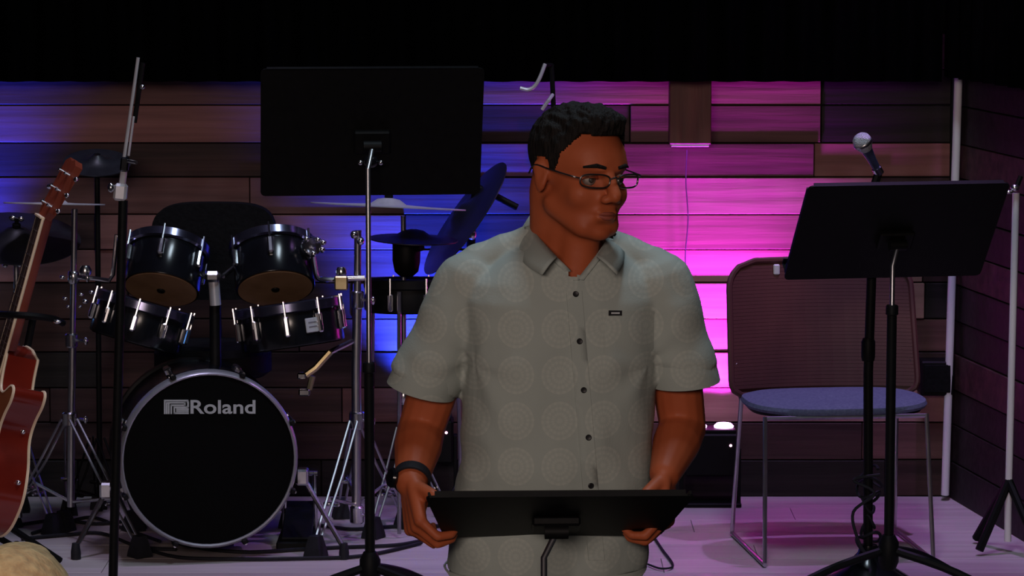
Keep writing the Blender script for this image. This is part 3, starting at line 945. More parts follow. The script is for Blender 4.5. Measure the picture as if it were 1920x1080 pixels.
k2 = MB().box(P(234, 308, 7.6), (0.020, 0.024, 0.036), Matrix.Rotation(radians(7), 3, 'Y'), 0.004).build('boom_clamp', M_BLACKG, t, smooth=False)
MB().tube([P(240, 302, 7.59), P(256, 305, 7.57)], 0.005, 8).build('boom_knob', M_CHROME, k2)
MB().tube([P(232, 300, 7.6), P(253, 152, 7.6), P(259, 108, 7.6)], 0.0042, 8).build('boom_rod', M_ROD, t)
MB().tube([P(241, 292, 7.605), P(251, 218, 7.605)], 0.003, 8).build('counter_rod', M_ROD, t)
MB().tube([P(252, 230, 7.61), P(262, 160, 7.61), P(268, 118, 7.61)], 0.006, 8).build('cable_sleeve', M_BLACKM, t)
MB().ell(P(267, 163, 7.59), (0.006, 0.006, 0.006), nu=10, nv=6).build('rod_tip', M_CHROME, t)


# ================================================================== MUSIC STANDS
def music_stand(label, centre, width, height, back_deg, yaw_deg, floor_z, pole, base=True, narrow=1.0, chrome_to=None, sheet=False, leg_r=0.36, hubz=0.16, extra=None):
    """centre of the desk; desk leans its top edge towards the audience by back_deg"""
    c_ = Vector(centre)
    t_ = thing('music_stand', (pole[0], pole[1], floor_z), label, 'music stand')
    Rz = Matrix.Rotation(radians(yaw_deg), 3, 'Z')
    Rd = Rz @ Matrix.Rotation(radians(back_deg), 3, 'X')      # top tips towards -y
    w2, h2 = width / 2, height / 2
    ol = []
    for sx, sz in ((-1, -1), (1, -1), (1, 1), (-1, 1)):
        ww = w2 * (narrow if sz < 0 else 1.0)
        rr = 0.012
        cxx, czz = sx * (ww - rr), sz * (h2 - rr)
        a0 = {(-1, -1): 180, (1, -1): 270, (1, 1): 0, (-1, 1): 90}[(sx, sz)]
        for k in range(4):
            a = radians(a0 + 30 * k)
            ol.append((cxx + rr * cos(a), czz + rr * sin(a)))
    desk = MB().prism(ol, 0.004, c_, Rd).build('desk', M_BLACKM, t_, smooth=False)
    MB().box(c_ + Rd @ Vector((0, 0.028, -h2 + 0.002)), (2 * w2 * narrow * 0.97, 0.056, 0.003), Rd).build('ledge', M_BLACKM, desk, smooth=False)
    MB().box(c_ + Rd @ Vector((0, 0.056, -h2 + 0.010)), (2 * w2 * narrow * 0.97, 0.003, 0.018), Rd).build('ledge_lip', M_BLACKM, desk, smooth=False)
    MB().box(c_ + Rd @ Vector((0, 0.004, h2 - 0.001)), (2 * w2 - 0.03, 0.012, 0.003), Rd).build('top_flange', M_BLACKM, desk, smooth=False)
    for s in (-1, 1):
        MB().box(c_ + Rd @ Vector((s * (w2 * (0.5 + narrow / 2) - 0.003), 0.006, 0)), (0.004, 0.012, height * 0.9), Rd @ Matrix.Rotation(s * atan((1 - narrow) * w2 / height), 3, 'Y')).build('side_flange', M_BLACKM, desk, smooth=False)
    # mount
    mp = c_ + Rd @ Vector((0, -0.012, -0.02))
    MB().box(mp, (0.09, 0.018, 0.06), Rd, 0.004).build('mount_plate', M_BLACKM, t_, smooth=False)
    pt_ = Vector((pole[0], pole[1], mp.z - 0.035))
    hub = MB().tube([mp + Rz @ Vector((-0.022, -0.02, -0.01)), mp + Rz @ Vector((0.022, -0.02, -0.01))], 0.014, 12).build('tilt_hinge', M_BLACKM, t_)
    if extra:
        extra(t_, hub, mp, Rz)
    # tubes
    zc_ = chrome_to if chrome_to is not None else mp.z - 0.3
    MB().tube([mp + Rz @ Vector((0, -0.02, -0.012)), Vector((pole[0], pole[1], mp.z - 0.06)), Vector((pole[0], pole[1], zc_ - 0.1))], 0.0065, 12).build('inner_tube', M_STEEL, t_)
    MB().tube([Vector((pole[0], pole[1], zc_)), Vector((pole[0], pole[1], floor_z + hubz - 0.04))], 0.0125, 12).build('outer_tube', M_BLACKM, t_)
    MB().lathe([(0.013, -0.012), (0.016, -0.01), (0.016, 0.01), (0.0135, 0.014)], (pole[0], pole[1], zc_), seg=14).build('tube_collar', M_BLACKM, t_)
    if base:
        h0 = Vector((pole[0], pole[1], floor_z + hubz))
        MB().lathe([(0.018, -0.05), (0.026, -0.03), (0.026, 0.02), (0.016, 0.04)], h0, seg=18).build('base_hub', M_BLACKM, t_)
        for a in (200, 335, 55):
            d = Vector((cos(radians(a)), sin(radians(a)), 0))
            f_ = Vector((pole[0], pole[1], floor_z)) + d * leg_r
            pth = bez([h0 + d * 0.015, h0 + d * leg_r * 0.45 + Vector((0, 0, -hubz * 0.28)), f_ + Vector((0, 0, 0.020))], 5)
            lg_ = MB().tube(pth, 0.011, 8).build('leg', M_BLACKM, t_)
            MB().ell(f_ + Vector((0, 0, 0.012)), (0.015, 0.015, 0.011), nu=10, nv=6).build('foot_cap', M_RUBBER, lg_)
    return t_


def knob_pair(t_, hub, mp, Rz):
    kn = P(695, 303, mp.y - 0.03)
    MB().ell(kn, (0.020, 0.016, 0.016), nu=16, nv=10).build('tilt_knob', M_BLACKG, hub)
    for s in (-1, 1):
        MB().ell(kn + Vector((s * 0.025, -0.006, -0.002)), (0.0065, 0.0065, 0.0065), nu=10, nv=8).build('knob_bolt', M_CHROME, hub)


music_stand('tall black music stand in front of the drums, desk above the cymbal', P(697, 248, 7.7), 0.545, 0.345, 22, 6, 0.0,
            (P(692, 700, 7.62).x, 7.62), chrome_to=P(692, 690, 7.62).z, extra=knob_pair)
music_stand('black music stand on the right in front of the empty chair', P(1680, 434, 7.9), 0.525, 0.335, 40, 11, 0.0,
            (P(1668, 900, 7.86).x, 7.86), chrome_to=P(1668, 582, 7.86).z, leg_r=0.40, hubz=0.155)
music_stand('black music stand with nearly flat desk held by the man', P(1043, 967, 5.74), 0.485, 0.33, 66.5, 2, FLOOR_A,
            (P(1020, 1000, 5.74).x, 5.74), narrow=0.86, chrome_to=0.30)

# microphone on straight stand behind the right music stand
ms = P(1628, 1060, 8.05)
t = thing('microphone_stand', (ms.x, ms.y, 0), 'black straight microphone stand with a coiled cable behind the right music stand', 'microphone stand')
MB().tube([(ms.x, ms.y, 0.02), P(1628, 700, 8.05), P(1640, 345, 8.05)], 0.0125, 10).build('pole', M_BLACKM, t)
MB().lathe([(0.14, 0.0), (0.142, 0.01), (0.125, 0.035), (0.06, 0.075), (0.028, 0.11), (0.022, 0.13)], (ms.x, ms.y, 0.001), seg=36).build('base', M_BLACKG, t)
MB().lathe([(0.016, -0.03), (0.018, -0.02), (0.018, 0.02), (0.014, 0.03)], P(1628, 655, 8.05), seg=14).build('height_clutch', M_BLACKM, t)
mc = thing('microphone', P(1640, 335, 8.05), 'silver-headed handheld microphone clipped above the right music stand desk', 'microphone')
m0 = P(1618, 268, 8.02); m1 = P(1647, 322, 8.05)
axm = (m0 - m1).normalized()
Rm = frame_from(axm)
MB().tube([m1, m1 + axm * 0.04, m0 - axm * 0.012], [0.010, 0.0115, 0.0165], 16).build('handle', mat('dark_blue_grey_body', (0.05, 0.06, 0.15), 0.3, 0.3, (0.04, 0.045, 0.10), (40, 40, 40)), mc)
MB().lathe([(0.016, -0.022), (0.0235, -0.006), (0.0245, 0.0), (0.0245, 0.006), (0.022, 0.016), (0.015, 0.023), (0.004, 0.0265)], m0, Rm, 24).build('grille', mat('steel_mesh', (0.62, 0.64, 0.70), 0.4, 0.5, (0.32, 0.33, 0.38), (420, 420, 420), 0.6), mc)
MB().lathe([(0.0246, -0.004), (0.0258, -0.002), (0.0258, 0.002), (0.0246, 0.004)], m0, Rm, 24, False).build('grille_band', M_STEEL, mc)
MB().tube([m1 + axm * 0.012, m1 - axm * 0.006], 0.013, 14).build('connector', M_CHROME, mc)
MB().tube([P(1640, 345, 8.05), m1 - axm * 0.002], 0.0105, 8).build('clip', M_BLACKM, mc)
# coiled cable around the pole
pts = []
for i in range(150):
    u = i / 149
    py = 880 + 165 * u
    ctr = P(1630, py, 8.05)
    a = u * 2 * pi * 6.5
    rr = 0.022 + 0.012 * sin(u * 9.0)
    pts.append(ctr + Vector((cos(a) * rr, sin(a) * rr, 0.012 * sin(a * 1.7))))
tag(MB().tube(pts, 0.0042, 6).build('microphone_cable', M_RUBBER, origin=P(1630, 1045, 8.05)), 'black cable wound around the lower microphone stand pole', 'cable')
pts = bez([P(1628, 1048, 7.98), P(1608, 1010, 7.98), P(1600, 960, 7.99), P(1640, 925, 7.99), P(1600, 900, 8.0), P(1650, 890, 8.0)], 6)
tag(MB().tube(pts, 0.004, 6).build('microphone_cable', M_RUBBER, origin=P(1628, 1048, 7.98)), 'loose loop of black cable hanging from the microphone stand', 'cable')

# stand at the right edge
rs_ = P(1890, 985, 8.6)
t = thing('microphone_stand', (rs_.x, rs_.y, 0), 'pale metal stand at the far right edge beside the side wall', 'microphone stand')
MB().tube([(rs_.x, rs_.y, 0.03), P(1890, 960, 8.6), P(1905, 362, 8.6)], 0.010, 12).build('pole', M_TRIM, t)
MB().ell(P(1903, 352, 8.58), (0.013, 0.012, 0.010), nu=12, nv=8).build('clutch', M_CHROME, t)
MB().ell(P(1892, 360, 8.58), (0.012, 0.009, 0.006), nu=12, nv=8).build('clutch_knob', M_CHROME, t)
MB().tube([P(1904, 356, 8.6), P(1914, 330, 8.6)], 0.007, 8).build('boom_socket', M_BLACKM, t)
for a, rl in ((-62, 0.15), (-150, 0.10), (120, 0.14)):
    d = Vector((cos(radians(a)), sin(radians(a)), 0)) * rl
    MB().tube([(rs_.x, rs_.y, 0.20), Vector((rs_.x, rs_.y, 0.014)) + d], 0.012, 8).build('leg', M_BLACKM, t)


# ================================================================== CHAIR
M_SHELL = mat('mauve_brown_plastic', (0.11, 0.036, 0.034), 0.5, 0, (0.065, 0.022, 0.024), (3, 3, 3), 0, 0.4)
M_SEAT = mat('blue_grey_upholstery', (0.13, 0.145, 0.23), 0.9, 0, (0.10, 0.11, 0.19), (120, 120, 120), 0.2, 0.2)
M_LEG = mat('satin_chrome_rod', (0.62, 0.60, 0.62), 0.3, 1.0, (0.5, 0.5, 0.52), (20, 20, 20))


def chair(base, yaw_deg, label):
    base = Vector(base)
    Rz = Matrix.Rotation(radians(yaw_deg), 3, 'Z')
    t_ = thing('stacking_chair', base, label, 'chair')

    def L(x, y_, z):
        return base + Rz @ Vector((x, y_, z))
    # seat pad, front towards -y
    ring = []
    for k in range(44):
        a = 2 * pi * k / 44
        ca, sa = cos(a), sin(a)
        ring.append((0.255 * math.copysign(abs(ca) ** 0.6, ca), 0.165 * math.copysign(abs(sa) ** 0.65, sa)))
    lev = [(0.90, 0.410), (0.98, 0.413), (1.0, 0.421), (0.985, 0.431), (0.90, 0.437), (0.5, 0.439), (0.12, 0.438)]
    MB().loft([[L(x * s, y_ * s - 0.01, z - 0.008 * (y_ < 0) * abs(y_ / 0.165) ** 3) for x, y_ in ring] for s, z in lev]).build('seat', M_SEAT, t_)
    MB().loft([[L(x * s, y_ * s - 0.01, z) for x, y_ in ring] for s, z in ((0.80, 0.394), (0.93, 0.400), (0.95, 0.412))]).build('seat_pan', M_BLACKM, t_)
    # curved backrest: frame and rows of slats
    def bp(u, v):
        """u -1..1 across, v 0..1 up"""
        wd = 0.270 - 0.008 * v
        x = wd * u + 0.012
        y_ = 0.195 + 0.10 * v - 0.050 * (u * u)
        return L(x, y_, 0.415 + 0.370 * v)
    def half(v):
        # rounded corners at the top
        if v > 0.80:
            q = (v - 0.80) / 0.20
            return 1 - 0.30 * (1 - sqrt(max(0, 1 - q * q)))
        if v < 0.12:
            q = (0.12 - v) / 0.12
            return 1 - 0.12 * (1 - sqrt(max(0, 1 - q * q)))
        return 1.0
    n = 34
    sl_ = MB()
    for i in range(n):
        v0 = 0.05 + 0.92 * i / n
        v1 = v0 + 0.92 / n * 0.93
        h_ = half((v0 + v1) / 2) * 0.985
        m_ = 14
        rings = []
        for k in range(m_ + 1):
            u = -h_ + 2 * h_ * k / m_
            a_, b_ = bp(u, v0), bp(u, v1)
            nn = Rz @ Vector((0, 0.006, 0))
            rings.append([a_ - nn * 0.5, b_ - nn * 0.5, b_ + nn * 0.5, a_ + nn * 0.5])
        sl_.loft(rings)
    bk_ = MB()
    rings = []
    for i in range(25):
        v = 0.0 + 0.98 * i / 24
        h_ = half(v) * 0.97
        rings.append([bp(-h_ + 2 * h_ * k / 14, v) + Rz @ Vector((0, 0.004, 0)) for k in range(15)] +
                     [bp(h_ - 2 * h_ * k / 14, v) + Rz @ Vector((0, 0.008, 0)) for k in range(15)])
    bk_.loft(rings).build('back_panel', M_SHELL, t_, angle=60)
    so = sl_.build('back_slats', M_SHELL, t_, smooth=False)
    so['kind'] = 'stuff'
    loop = [bp(-half(v), v) for v in [i / 24 for i in range(25)]] + [bp(u, 1.0) for u in [-0.6 + 1.2 * i / 12 for i in range(1, 12)]] + \
           [bp(half(v), v) for v in [1 - i / 24 for i in range(25)]] + [bp(0.88 - 1.76 * i / 12, 0.0) for i in range(1, 12)]
    MB().tube(loop, 0.009, 8, closed=True).build('back_frame', M_SHELL, t_)
    gr = MB().box(bp(-0.45, 0.93) + Rz @ Vector((0, -0.006, 0)), (0.018, 0.01, 0.03), Rz, 0.003).build('back_tag', M_TRIM, t_, smooth=False)
    # four rod legs on sled runners
    for s in (-1, 1):
        MB().tube([L(s * 0.225, -0.165, 0.405), L(s * 0.235, -0.225, 0.012)], 0.0062, 8).build('leg', M_LEG, t_)
        MB().tube([L(s * 0.225, 0.17, 0.405), L(s * 0.238, 0.225, 0.012)], 0.0062, 8).build('leg', M_LEG, t_)
        MB().tube([L(s * 0.225, 0.17, 0.400), L(s * 0.240, 0.215, 0.47), bp(s * 0.95, 0.25)], 0.0062, 8).build('back_support', M_LEG, t_)
        MB().tube([L(s * 0.235, -0.228, 0.0075), L(s * 0.238, 0.228, 0.0075)], 0.0062, 8).build('runner', M_LEG, t_)
    MB().tube([L(-0.225, -0.165, 0.400), L(0.225, -0.165, 0.400)], 0.0062, 8).build('cross_rail', M_LEG, t_)
    return t_


chair((P(1558, 1035, 8.64).x, 8.64, 0), 7, 'mesh-back chair with blue-grey seat standing empty on the stage')
chair((P(30, 540, 4.62).x, 4.62, FLOOR_A), 180, 'chair in the audience under the blond seated person')

# ================================================================== FLOOR CABLES
cabs = [
    ([(330, 1018, 8.55), (390, 1030, 8.5), (470, 1035, 8.47), (560, 1030, 8.50), (640, 1026, 8.52), (740, 1022, 8.52), (800, 1012, 8.6), (860, 1005, 8.65)], 'black cable curving along the floor in front of the bass drum'),
    ([(250, 1020, 8.6), (330, 1044, 8.42), (450, 1048, 8.41), (560, 1047, 8.42), (680, 1042, 8.44), (790, 1018, 8.58)], 'black cable lying nearest the stage front below the bass drum'),
    ([(60, 1000, 8.7), (110, 985, 8.78), (170, 970, 8.88), (230, 990, 8.75), (300, 1015, 8.6)], 'black cable on the floor between guitar and bass drum'),
    ([(40, 1010, 8.62), (120, 1003, 8.68), (190, 1000, 8.7), (260, 1025, 8.53), (330, 1030, 8.5)], 'black cable running in front of the left drum stand feet'),
    ([(30, 985, 8.78), (110, 975, 8.85), (180, 982, 8.8), (250, 975, 8.85)], 'black cable behind the left drum stand feet'),
    ([(600, 985, 8.78), (660, 992, 8.74), (720, 988, 8.78), (800, 985, 8.8), (860, 990, 8.78)], 'black cable behind the right drum stand feet'),
    ([(1222, 1000, 8.7), (1242, 1030, 8.5), (1262, 1060, 8.35), (1240, 1066, 8.32), (1215, 1058, 8.36)], 'thin black cable looping on the floor right of the man'),
]
for pts, lab in cabs:
    pp_ = []
    for px, py, Y in pts:
        p = P(px, py, Y)
        # follow the ray down to the floor
        o_ = Vector((0, 0, CAM_Z)); d = (p - o_); k = (CAM_Z - 0.006) / -d.z
        p = o_ + d * k
        p.z = 0.006
        pp_.append(p)
    tag(MB().tube(bez(pp_, 6), 0.0052 if 'thin' not in lab else 0.003, 6).build('floor_cable', M_RUBBER, origin=pp_[0]), lab, 'cable', 'cables on the stage floor')

# ================================================================== CHROME HOOK ARM BEHIND THE MAN'S HEAD
hk = P(1040, 700, 8.9)
t = thing('boom_microphone_stand', (hk.x, hk.y, 0), 'dark boom stand with chrome hook rising behind the head of the man', 'microphone stand')
MB().tube([(hk.x, hk.y, 0.03), P(1046, 400, 8.9), P(1036, 160, 8.9), P(1034, 120, 8.9)], 0.007, 8).build('pole', M_BLACKM, t)
MB().tube(bez([P(975, 165, 8.85), P(990, 168, 8.85), P(1002, 162, 8.85), P(1012, 146, 8.85), P(1022, 120, 8.86)], 5), 0.0055, 8).build('hook', M_ROD, t)
MB().tube([P(1016, 206, 8.86), P(1028, 189, 8.86), P(1036, 178, 8.89)], 0.0055, 8).build('side_rod', M_ROD, t)
MB().tube([P(1034, 122, 8.9), P(1020, 122, 8.86)], 0.006, 8).build('joint', M_BLACKM, t)
for a in (30, 150, 270):
    MB().tube([(hk.x, hk.y, 0.2), (hk.x + cos(radians(a)) * 0.2, hk.y + sin(radians(a)) * 0.2, 0.01)], 0.008, 8).build('leg', M_BLACKM, t)

#MAN#
# ================================================================== PEOPLE
M_SKIN = mat('skin', (0.42, 0.100, 0.038), 0.55, 0, (0.36, 0.078, 0.028), (14, 14, 14), 0.04, 0.35, lo=0.3, hi=0.7)
M_LIP = mat('lip', (0.30, 0.075, 0.050), 0.5, 0, (0.26, 0.06, 0.04), (40, 40, 40))
M_HAIR = mat('dark_hair', (0.012, 0.009, 0.008), 0.75, 0, (0.006, 0.005, 0.005), (160, 160, 30), 0.8, 0.2)
M_BLOND = mat('blond_hair', (0.72, 0.52, 0.27), 0.75, 0, (0.50, 0.33, 0.17), (60, 60, 14), 0.5, 0.2)
M_EYE = mat('eye_white', (0.30, 0.25, 0.22), 0.25)
M_IRIS = mat('iris_dark', (0.03, 0.02, 0.015), 0.2)
M_TROUSER = mat('charcoal_trousers', (0.018, 0.017, 0.019), 0.85, 0, (0.012, 0.011, 0.013), (60, 60, 60), 0.1, 0.2)
M_SHOE = mat('black_leather', (0.01, 0.01, 0.01), 0.4)
M_BUTTON = mat('dark_button', (0.012, 0.012, 0.014), 0.4)


def shirt_material():
    m = bpy.data.materials.new('sage_grey_shirt_with_medallions')
    m.use_nodes = True
    nt = m.node_tree; N = nt.nodes; Lk = nt.links
    b = N['Principled BSDF']
    b.inputs['Roughness'].default_value = 0.85
    b.inputs['Specular IOR Level'].default_value = 0.2
    tc = N.new('ShaderNodeTexCoord')
    sx = N.new('ShaderNodeSeparateXYZ'); Lk.new(tc.outputs['Object'], sx.inputs[0])

    def math_(op, a, b_=None, c=None):
        n = N.new('ShaderNodeMath'); n.operation = op
        for i, q in enumerate((a, b_, c)):
            if q is None: continue
            if isinstance(q, (int, float)): n.inputs[i].default_value = q
            else: Lk.new(q, n.inputs[i])
        return n.outputs[0]
    P_ = 0.083
    fx = math_('SUBTRACT', math_('FRACT', math_('ADD', math_('DIVIDE', sx.outputs[0], P_), 10.28)), 0.5)
    fz = math_('SUBTRACT', math_('FRACT', math_('ADD', math_('DIVIDE', sx.outputs[2], P_ * 1.05), 10.1)), 0.5)
    d = math_('SQRT', math_('ADD', math_('MULTIPLY', fx, fx), math_('MULTIPLY', fz, fz)))
    rings = math_('MULTIPLY_ADD', math_('SINE', math_('MULTIPLY', d, 52.0)), 0.5, 0.5)
    an = math_('ARCTAN2', fz, fx)
    spk = math_('MULTIPLY_ADD', math_('SINE', math_('MULTIPLY', an, 18.0)), 0.5, 0.5)
    pat = math_('MULTIPLY', math_('MULTIPLY_ADD', spk, 0.5, 0.5), math_('MULTIPLY_ADD', rings, 0.7, 0.3))
    msk = math_('LESS_THAN', d, 0.42)
    fac = math_('MULTIPLY', pat, msk)
    mx = N.new('ShaderNodeMix'); mx.data_type = 'RGBA'
    mx.inputs[6].default_value = (0.330, 0.372, 0.345, 1)
    mx.inputs[7].default_value = (0.395, 0.430, 0.392, 1)
    Lk.new(fac, mx.inputs[0])
    Lk.new(mx.outputs[2], b.inputs['Base Color'])
    nz = N.new('ShaderNodeTexNoise'); nz.inputs['Scale'].default_value = 260
    Lk.new(tc.outputs['Object'], nz.inputs['Vector'])
    bp = N.new('ShaderNodeBump'); bp.inputs['Strength'].default_value = 0.12; bp.inputs['Distance'].default_value = 0.003
    Lk.new(nz.outputs['Fac'], bp.inputs['Height']); Lk.new(bp.outputs['Normal'], b.inputs['Normal'])
    return m


M_SHIRT = shirt_material()


def head_volumes(mb, c, R, s=1.0):
    """head in a local frame: face towards -y, z up, centre at eye height"""
    def V(x, y, z): return c + R @ (Vector((x, y, z)) * s)
    def E(p, r): mb.ell(V(*p), tuple(q * s for q in r), R, 24, 16)
    def C(a, b, ra, rb): mb.cap(V(*a), V(*b), ra * s, rb * s)
    E((0, 0.014, 0.034), (0.078, 0.098, 0.084))       # cranium
    E((0, -0.030, 0.030), (0.066, 0.068, 0.062))      # forehead
    E((0, -0.030, -0.030), (0.063, 0.066, 0.075))     # mid face
    E((0, -0.040, -0.070), (0.053, 0.052, 0.046))     # jaw
    E((0, -0.076, -0.097), (0.026, 0.020, 0.018))     # chin
    for q in (-1, 1):
        C((q * 0.047, 0.000, -0.056), (q * 0.026, -0.064, -0.088), 0.026, 0.023)   # jaw line
        E((q * 0.036, -0.058, -0.030), (0.028, 0.030, 0.030))                     # cheek
        C((q * 0.016, -0.090, 0.024), (q * 0.046, -0.074, 0.024), 0.011, 0.009)   # brow
        E((q * 0.0125, -0.104, -0.034), (0.010, 0.011, 0.008))                    # nostril
        E((q * 0.077, 0.012, -0.008), (0.009, 0.017, 0.030))                      # ear
        E((q * 0.081, 0.017, 0.006), (0.008, 0.014, 0.017))
    C((0, -0.090, 0.014), (0, -0.116, -0.026), 0.010, 0.0125)                     # nose
    C((-0.018, -0.094, -0.0585), (0.018, -0.094, -0.0585), 0.0065, 0.0065)
    C((-0.016, -0.093, -0.069), (0.016, -0.093, -0.069), 0.0075, 0.0075)


def soften_head(me, c, R, s=1.0, it=26):
    """relax cheeks, jaw, brow and throat so the volumes flow into each other; nose, lips and ears keep their shape"""
    Ri = R.transposed()
    bm = bmesh.new(); bm.from_mesh(me)
    sel = []
    for v in bm.verts:
        p = (Ri @ (v.co - c)) / s
        if abs(p.x) < 0.11 and -0.17 < p.z < 0.13 and -0.15 < p.y < 0.13:
            wgt = 0.55
            if p.y < -0.082 and abs(p.x) < 0.028 and -0.048 < p.z < 0.02: wgt = 0.04
            elif p.y < -0.080 and abs(p.x) < 0.030 and -0.080 < p.z <= -0.048: wgt = 0.30
            elif abs(p.x) > 0.070 and -0.05 < p.z < 0.035 and p.y > -0.015: wgt = 0.05
            elif p.z < -0.14: wgt = 0.3
            sel.append((v, wgt))
    for _ in range(it):
        new = []
        for v, wgt in sel:
            a = Vector((0, 0, 0)); k = 0
            for e in v.link_edges:
                a += e.other_vert(v).co; k += 1
            new.append(v.co.lerp(a / max(k, 1), wgt))
        for (v, _w), q in zip(sel, new):
            v.co = q
    bm.to_mesh(me); bm.free()


def sculpt_head(me, c, R, s=1.0):
    """press the eye sockets and the line of the mouth into the skin"""
    Ri = R.transposed()
    for v in me.vertices:
        p = (Ri @ (v.co - c)) / s
        if abs(p.x) < 0.12 and -0.13 < p.z < 0.14 and -0.15 < p.y < 0.13:
            dy = 0.0
            if p.y < -0.04:
                for q in (-1, 1):
                    d2 = ((p.x - q * 0.031) / 0.017) ** 2 + ((p.z + 0.001) / 0.012) ** 2
                    dy += 0.011 * exp(-d2)
                d2 = (p.x / 0.024) ** 4 + ((p.z + 0.0637) / 0.0026) ** 2
                dy += 0.004 * exp(-d2)
                d2 = (p.x / 0.02) ** 2 + ((p.z + 0.083) / 0.007) ** 2
                dy += 0.004 * exp(-d2)
            if abs(p.x) > 0.076:
                d2 = ((p.y - 0.006) / 0.010) ** 2 + ((p.z + 0.002) / 0.016) ** 2
                v.co -= R @ Vector((math.copysign(0.006, p.x) * exp(-d2), 0, 0)) * s
            v.co += R @ Vector((0, dy, 0)) * s


def hair_shell(name, parent, c, R, m, s=1.0, longer=0.0):
    """hair grown over the cranium, trimmed to a hairline"""
    hb = MB()
    def E(p, r): hb.ell(c + R @ (Vector(p) * s), tuple(q * s for q in r), R, 36, 24)
    E((0, 0.016, 0.040), (0.0825 + longer, 0.1015 + longer, 0.087 + longer))
    E((0, -0.026, 0.082), (0.062, 0.058, 0.048))
    E((0, -0.060, 0.100), (0.046, 0.028, 0.024))
    me = remeshed(hb, name, 0.004 * s, 4)
    Ri = R.transposed()
    bm = bmesh.new(); bm.from_mesh(me)
    kill = []
    for v in bm.verts:
        p = (Ri @ (v.co - c)) / s
        if p.y < -0.060: lim = 0.078
        elif p.y < -0.034: lim = 0.078 - (p.y + 0.060) / 0.026 * 0.040
        elif p.y < -0.008: lim = 0.004 + 0.030 * max(0, (-0.020 - p.y) / 0.014)
        elif p.y < 0.030: lim = 0.026
        elif p.y < 0.050: lim = 0.026 - (p.y - 0.030) / 0.020 * 0.080
        else: lim = -0.062
        lim -= longer * 1.5
        if p.z < lim: kill.append(v)
    bmesh.ops.delete(bm, geom=kill, context='VERTS')
    bm.normal_update()
    for v in bm.verts:
        p = (Ri @ (v.co - c)) / s
        n1 = noise.noise(Vector((p.x * 150, p.y * 60, p.z * 60)))
        amp = (0.0028 if not longer else 0.0008) + 0.0035 * (0 if longer else 1) * max(0, min(1, (p.z - 0.06) / 0.05))
        v.co += v.normal * n1 * amp * s
    bm.to_mesh(me); bm.free()
    o = link_mesh(me, 'hair', m, parent)
    md = o.modifiers.new('thickness', 'SOLIDIFY'); md.thickness = 0.010 * s; md.offset = -1
    return o


def hand_volumes(mb, W, d, n, s, curls=(0.35, 0.55, 0.45), spread=0.0, k=1.0, thumb=(0.9, 0.5)):
    """W wrist, d towards the knuckles, n back of the hand, s towards the thumb side"""
    d, n = Vector(d).normalized(), Vector(n).normalized()
    s = Vector(s); s = (s - d * s.dot(d)); s = (s - n * s.dot(n)).normalized()
    n = (n - d * n.dot(d)).normalized()
    W = Vector(W)
    kn = []
    for i, (off, L) in enumerate(((0.031, 0.088), (0.010, 0.092), (-0.011, 0.088), (-0.030, 0.080))):
        kp = W + (d * L + s * off) * k
        kn.append(kp)
        mb.cap(W + (d * 0.012 + s * off * 0.55) * k, kp, 0.0165 * k, 0.0125 * k)
    mb.cap(W + (d * 0.03 + s * 0.02 - n * 0.012) * k, W + (d * 0.06 - s * 0.02 - n * 0.010) * k, 0.016 * k, 0.014 * k)
    lens = ((0.043, 0.026, 0.020), (0.047, 0.030, 0.022), (0.044, 0.028, 0.021), (0.035, 0.021, 0.018))
    for i in range(4):
        p = kn[i]; ang = 0.0; r = (0.0098, 0.0100, 0.0095, 0.0085)[i] * k
        for j in range(3):
            ang += curls[j] * (1 + 0.10 * i)
            dd = d * cos(ang) - n * sin(ang) + s * spread * (1.5 - i) * 0.06
            q = p + dd.normalized() * lens[i][j] * k
            mb.cap(p, q, r, r * 0.90)
            p = q; r *= 0.90
    p = W + (d * 0.024 + s * 0.026 - n * 0.006) * k
    dirs = [(d * 0.62 + s * 0.70 - n * 0.30 * thumb[0]), (d * 0.80 + s * 0.30 - n * 0.45 * thumb[0]), (d * 0.85 + s * 0.05 - n * 0.55 * thumb[1])]
    for dd, L, r in zip(dirs, (0.042, 0.032, 0.026), (0.0145, 0.0112, 0.0100)):
        q = p + dd.normalized() * L * k
        mb.cap(p, q, r * k, r * 0.88 * k)
        p = q


def oval(c, rx, ry, yaw=0.0, n=40, e=2.4, tilt=(0, 0)):
    out = []
    for k in range(n):
        a = 2 * pi * k / n
        ca, sa = cos(a), sin(a)
        x = rx * math.copysign(abs(ca) ** (2 / e), ca); y_ = ry * math.copysign(abs(sa) ** (2 / e), sa)
        out.append(Vector((c[0] + x * cos(yaw) - y_ * sin(yaw), c[1] + x * sin(yaw) + y_ * cos(yaw), c[2] + tilt[0] * x + tilt[1] * y_)))
    return out


# ------------------------------------------------------------------ the man
MY = 6.0
PXM = 1.0 / 978.0
hip = P(1030, 1000, MY)
FX = P(1030, 700, MY).x
man = thing('person', (FX, MY + 0.02, FLOOR_A), 'man in glasses and patterned grey-green short-sleeved shirt standing at the nearly flat music stand', 'person')
HC = P(1087, 324, MY - 0.01)
HR = Matrix.Rotation(radians(3), 3, 'Y') @ Matrix.Rotation(radians(34), 3, 'Z') @ Matrix.Rotation(radians(3), 3, 'X')
HS = 1.05
TY = radians(9)                                            # the chest is turned slightly
bodyv = MB()
head_volumes(bodyv, HC, HR, HS)
nb = P(1062, 505, MY + 0.035)
bodyv.cap(nb, HC + Vector((-0.006, 0.02, -0.055)), 0.066, 0.060)
bodyv.cap(nb + Vector((-0.012, 0.015, 0.0)), HC + HR @ Vector((-0.012, 0.045, -0.035)), 0.060, 0.060)
bodyv.cap(P(1080, 512, MY - 0.012), HC + HR @ Vector((0, -0.022, -0.072)), 0.040, 0.040)
sh = {-1: P(868, 545, MY + 0.03), 1: P(1248, 545, MY + 0.03)}
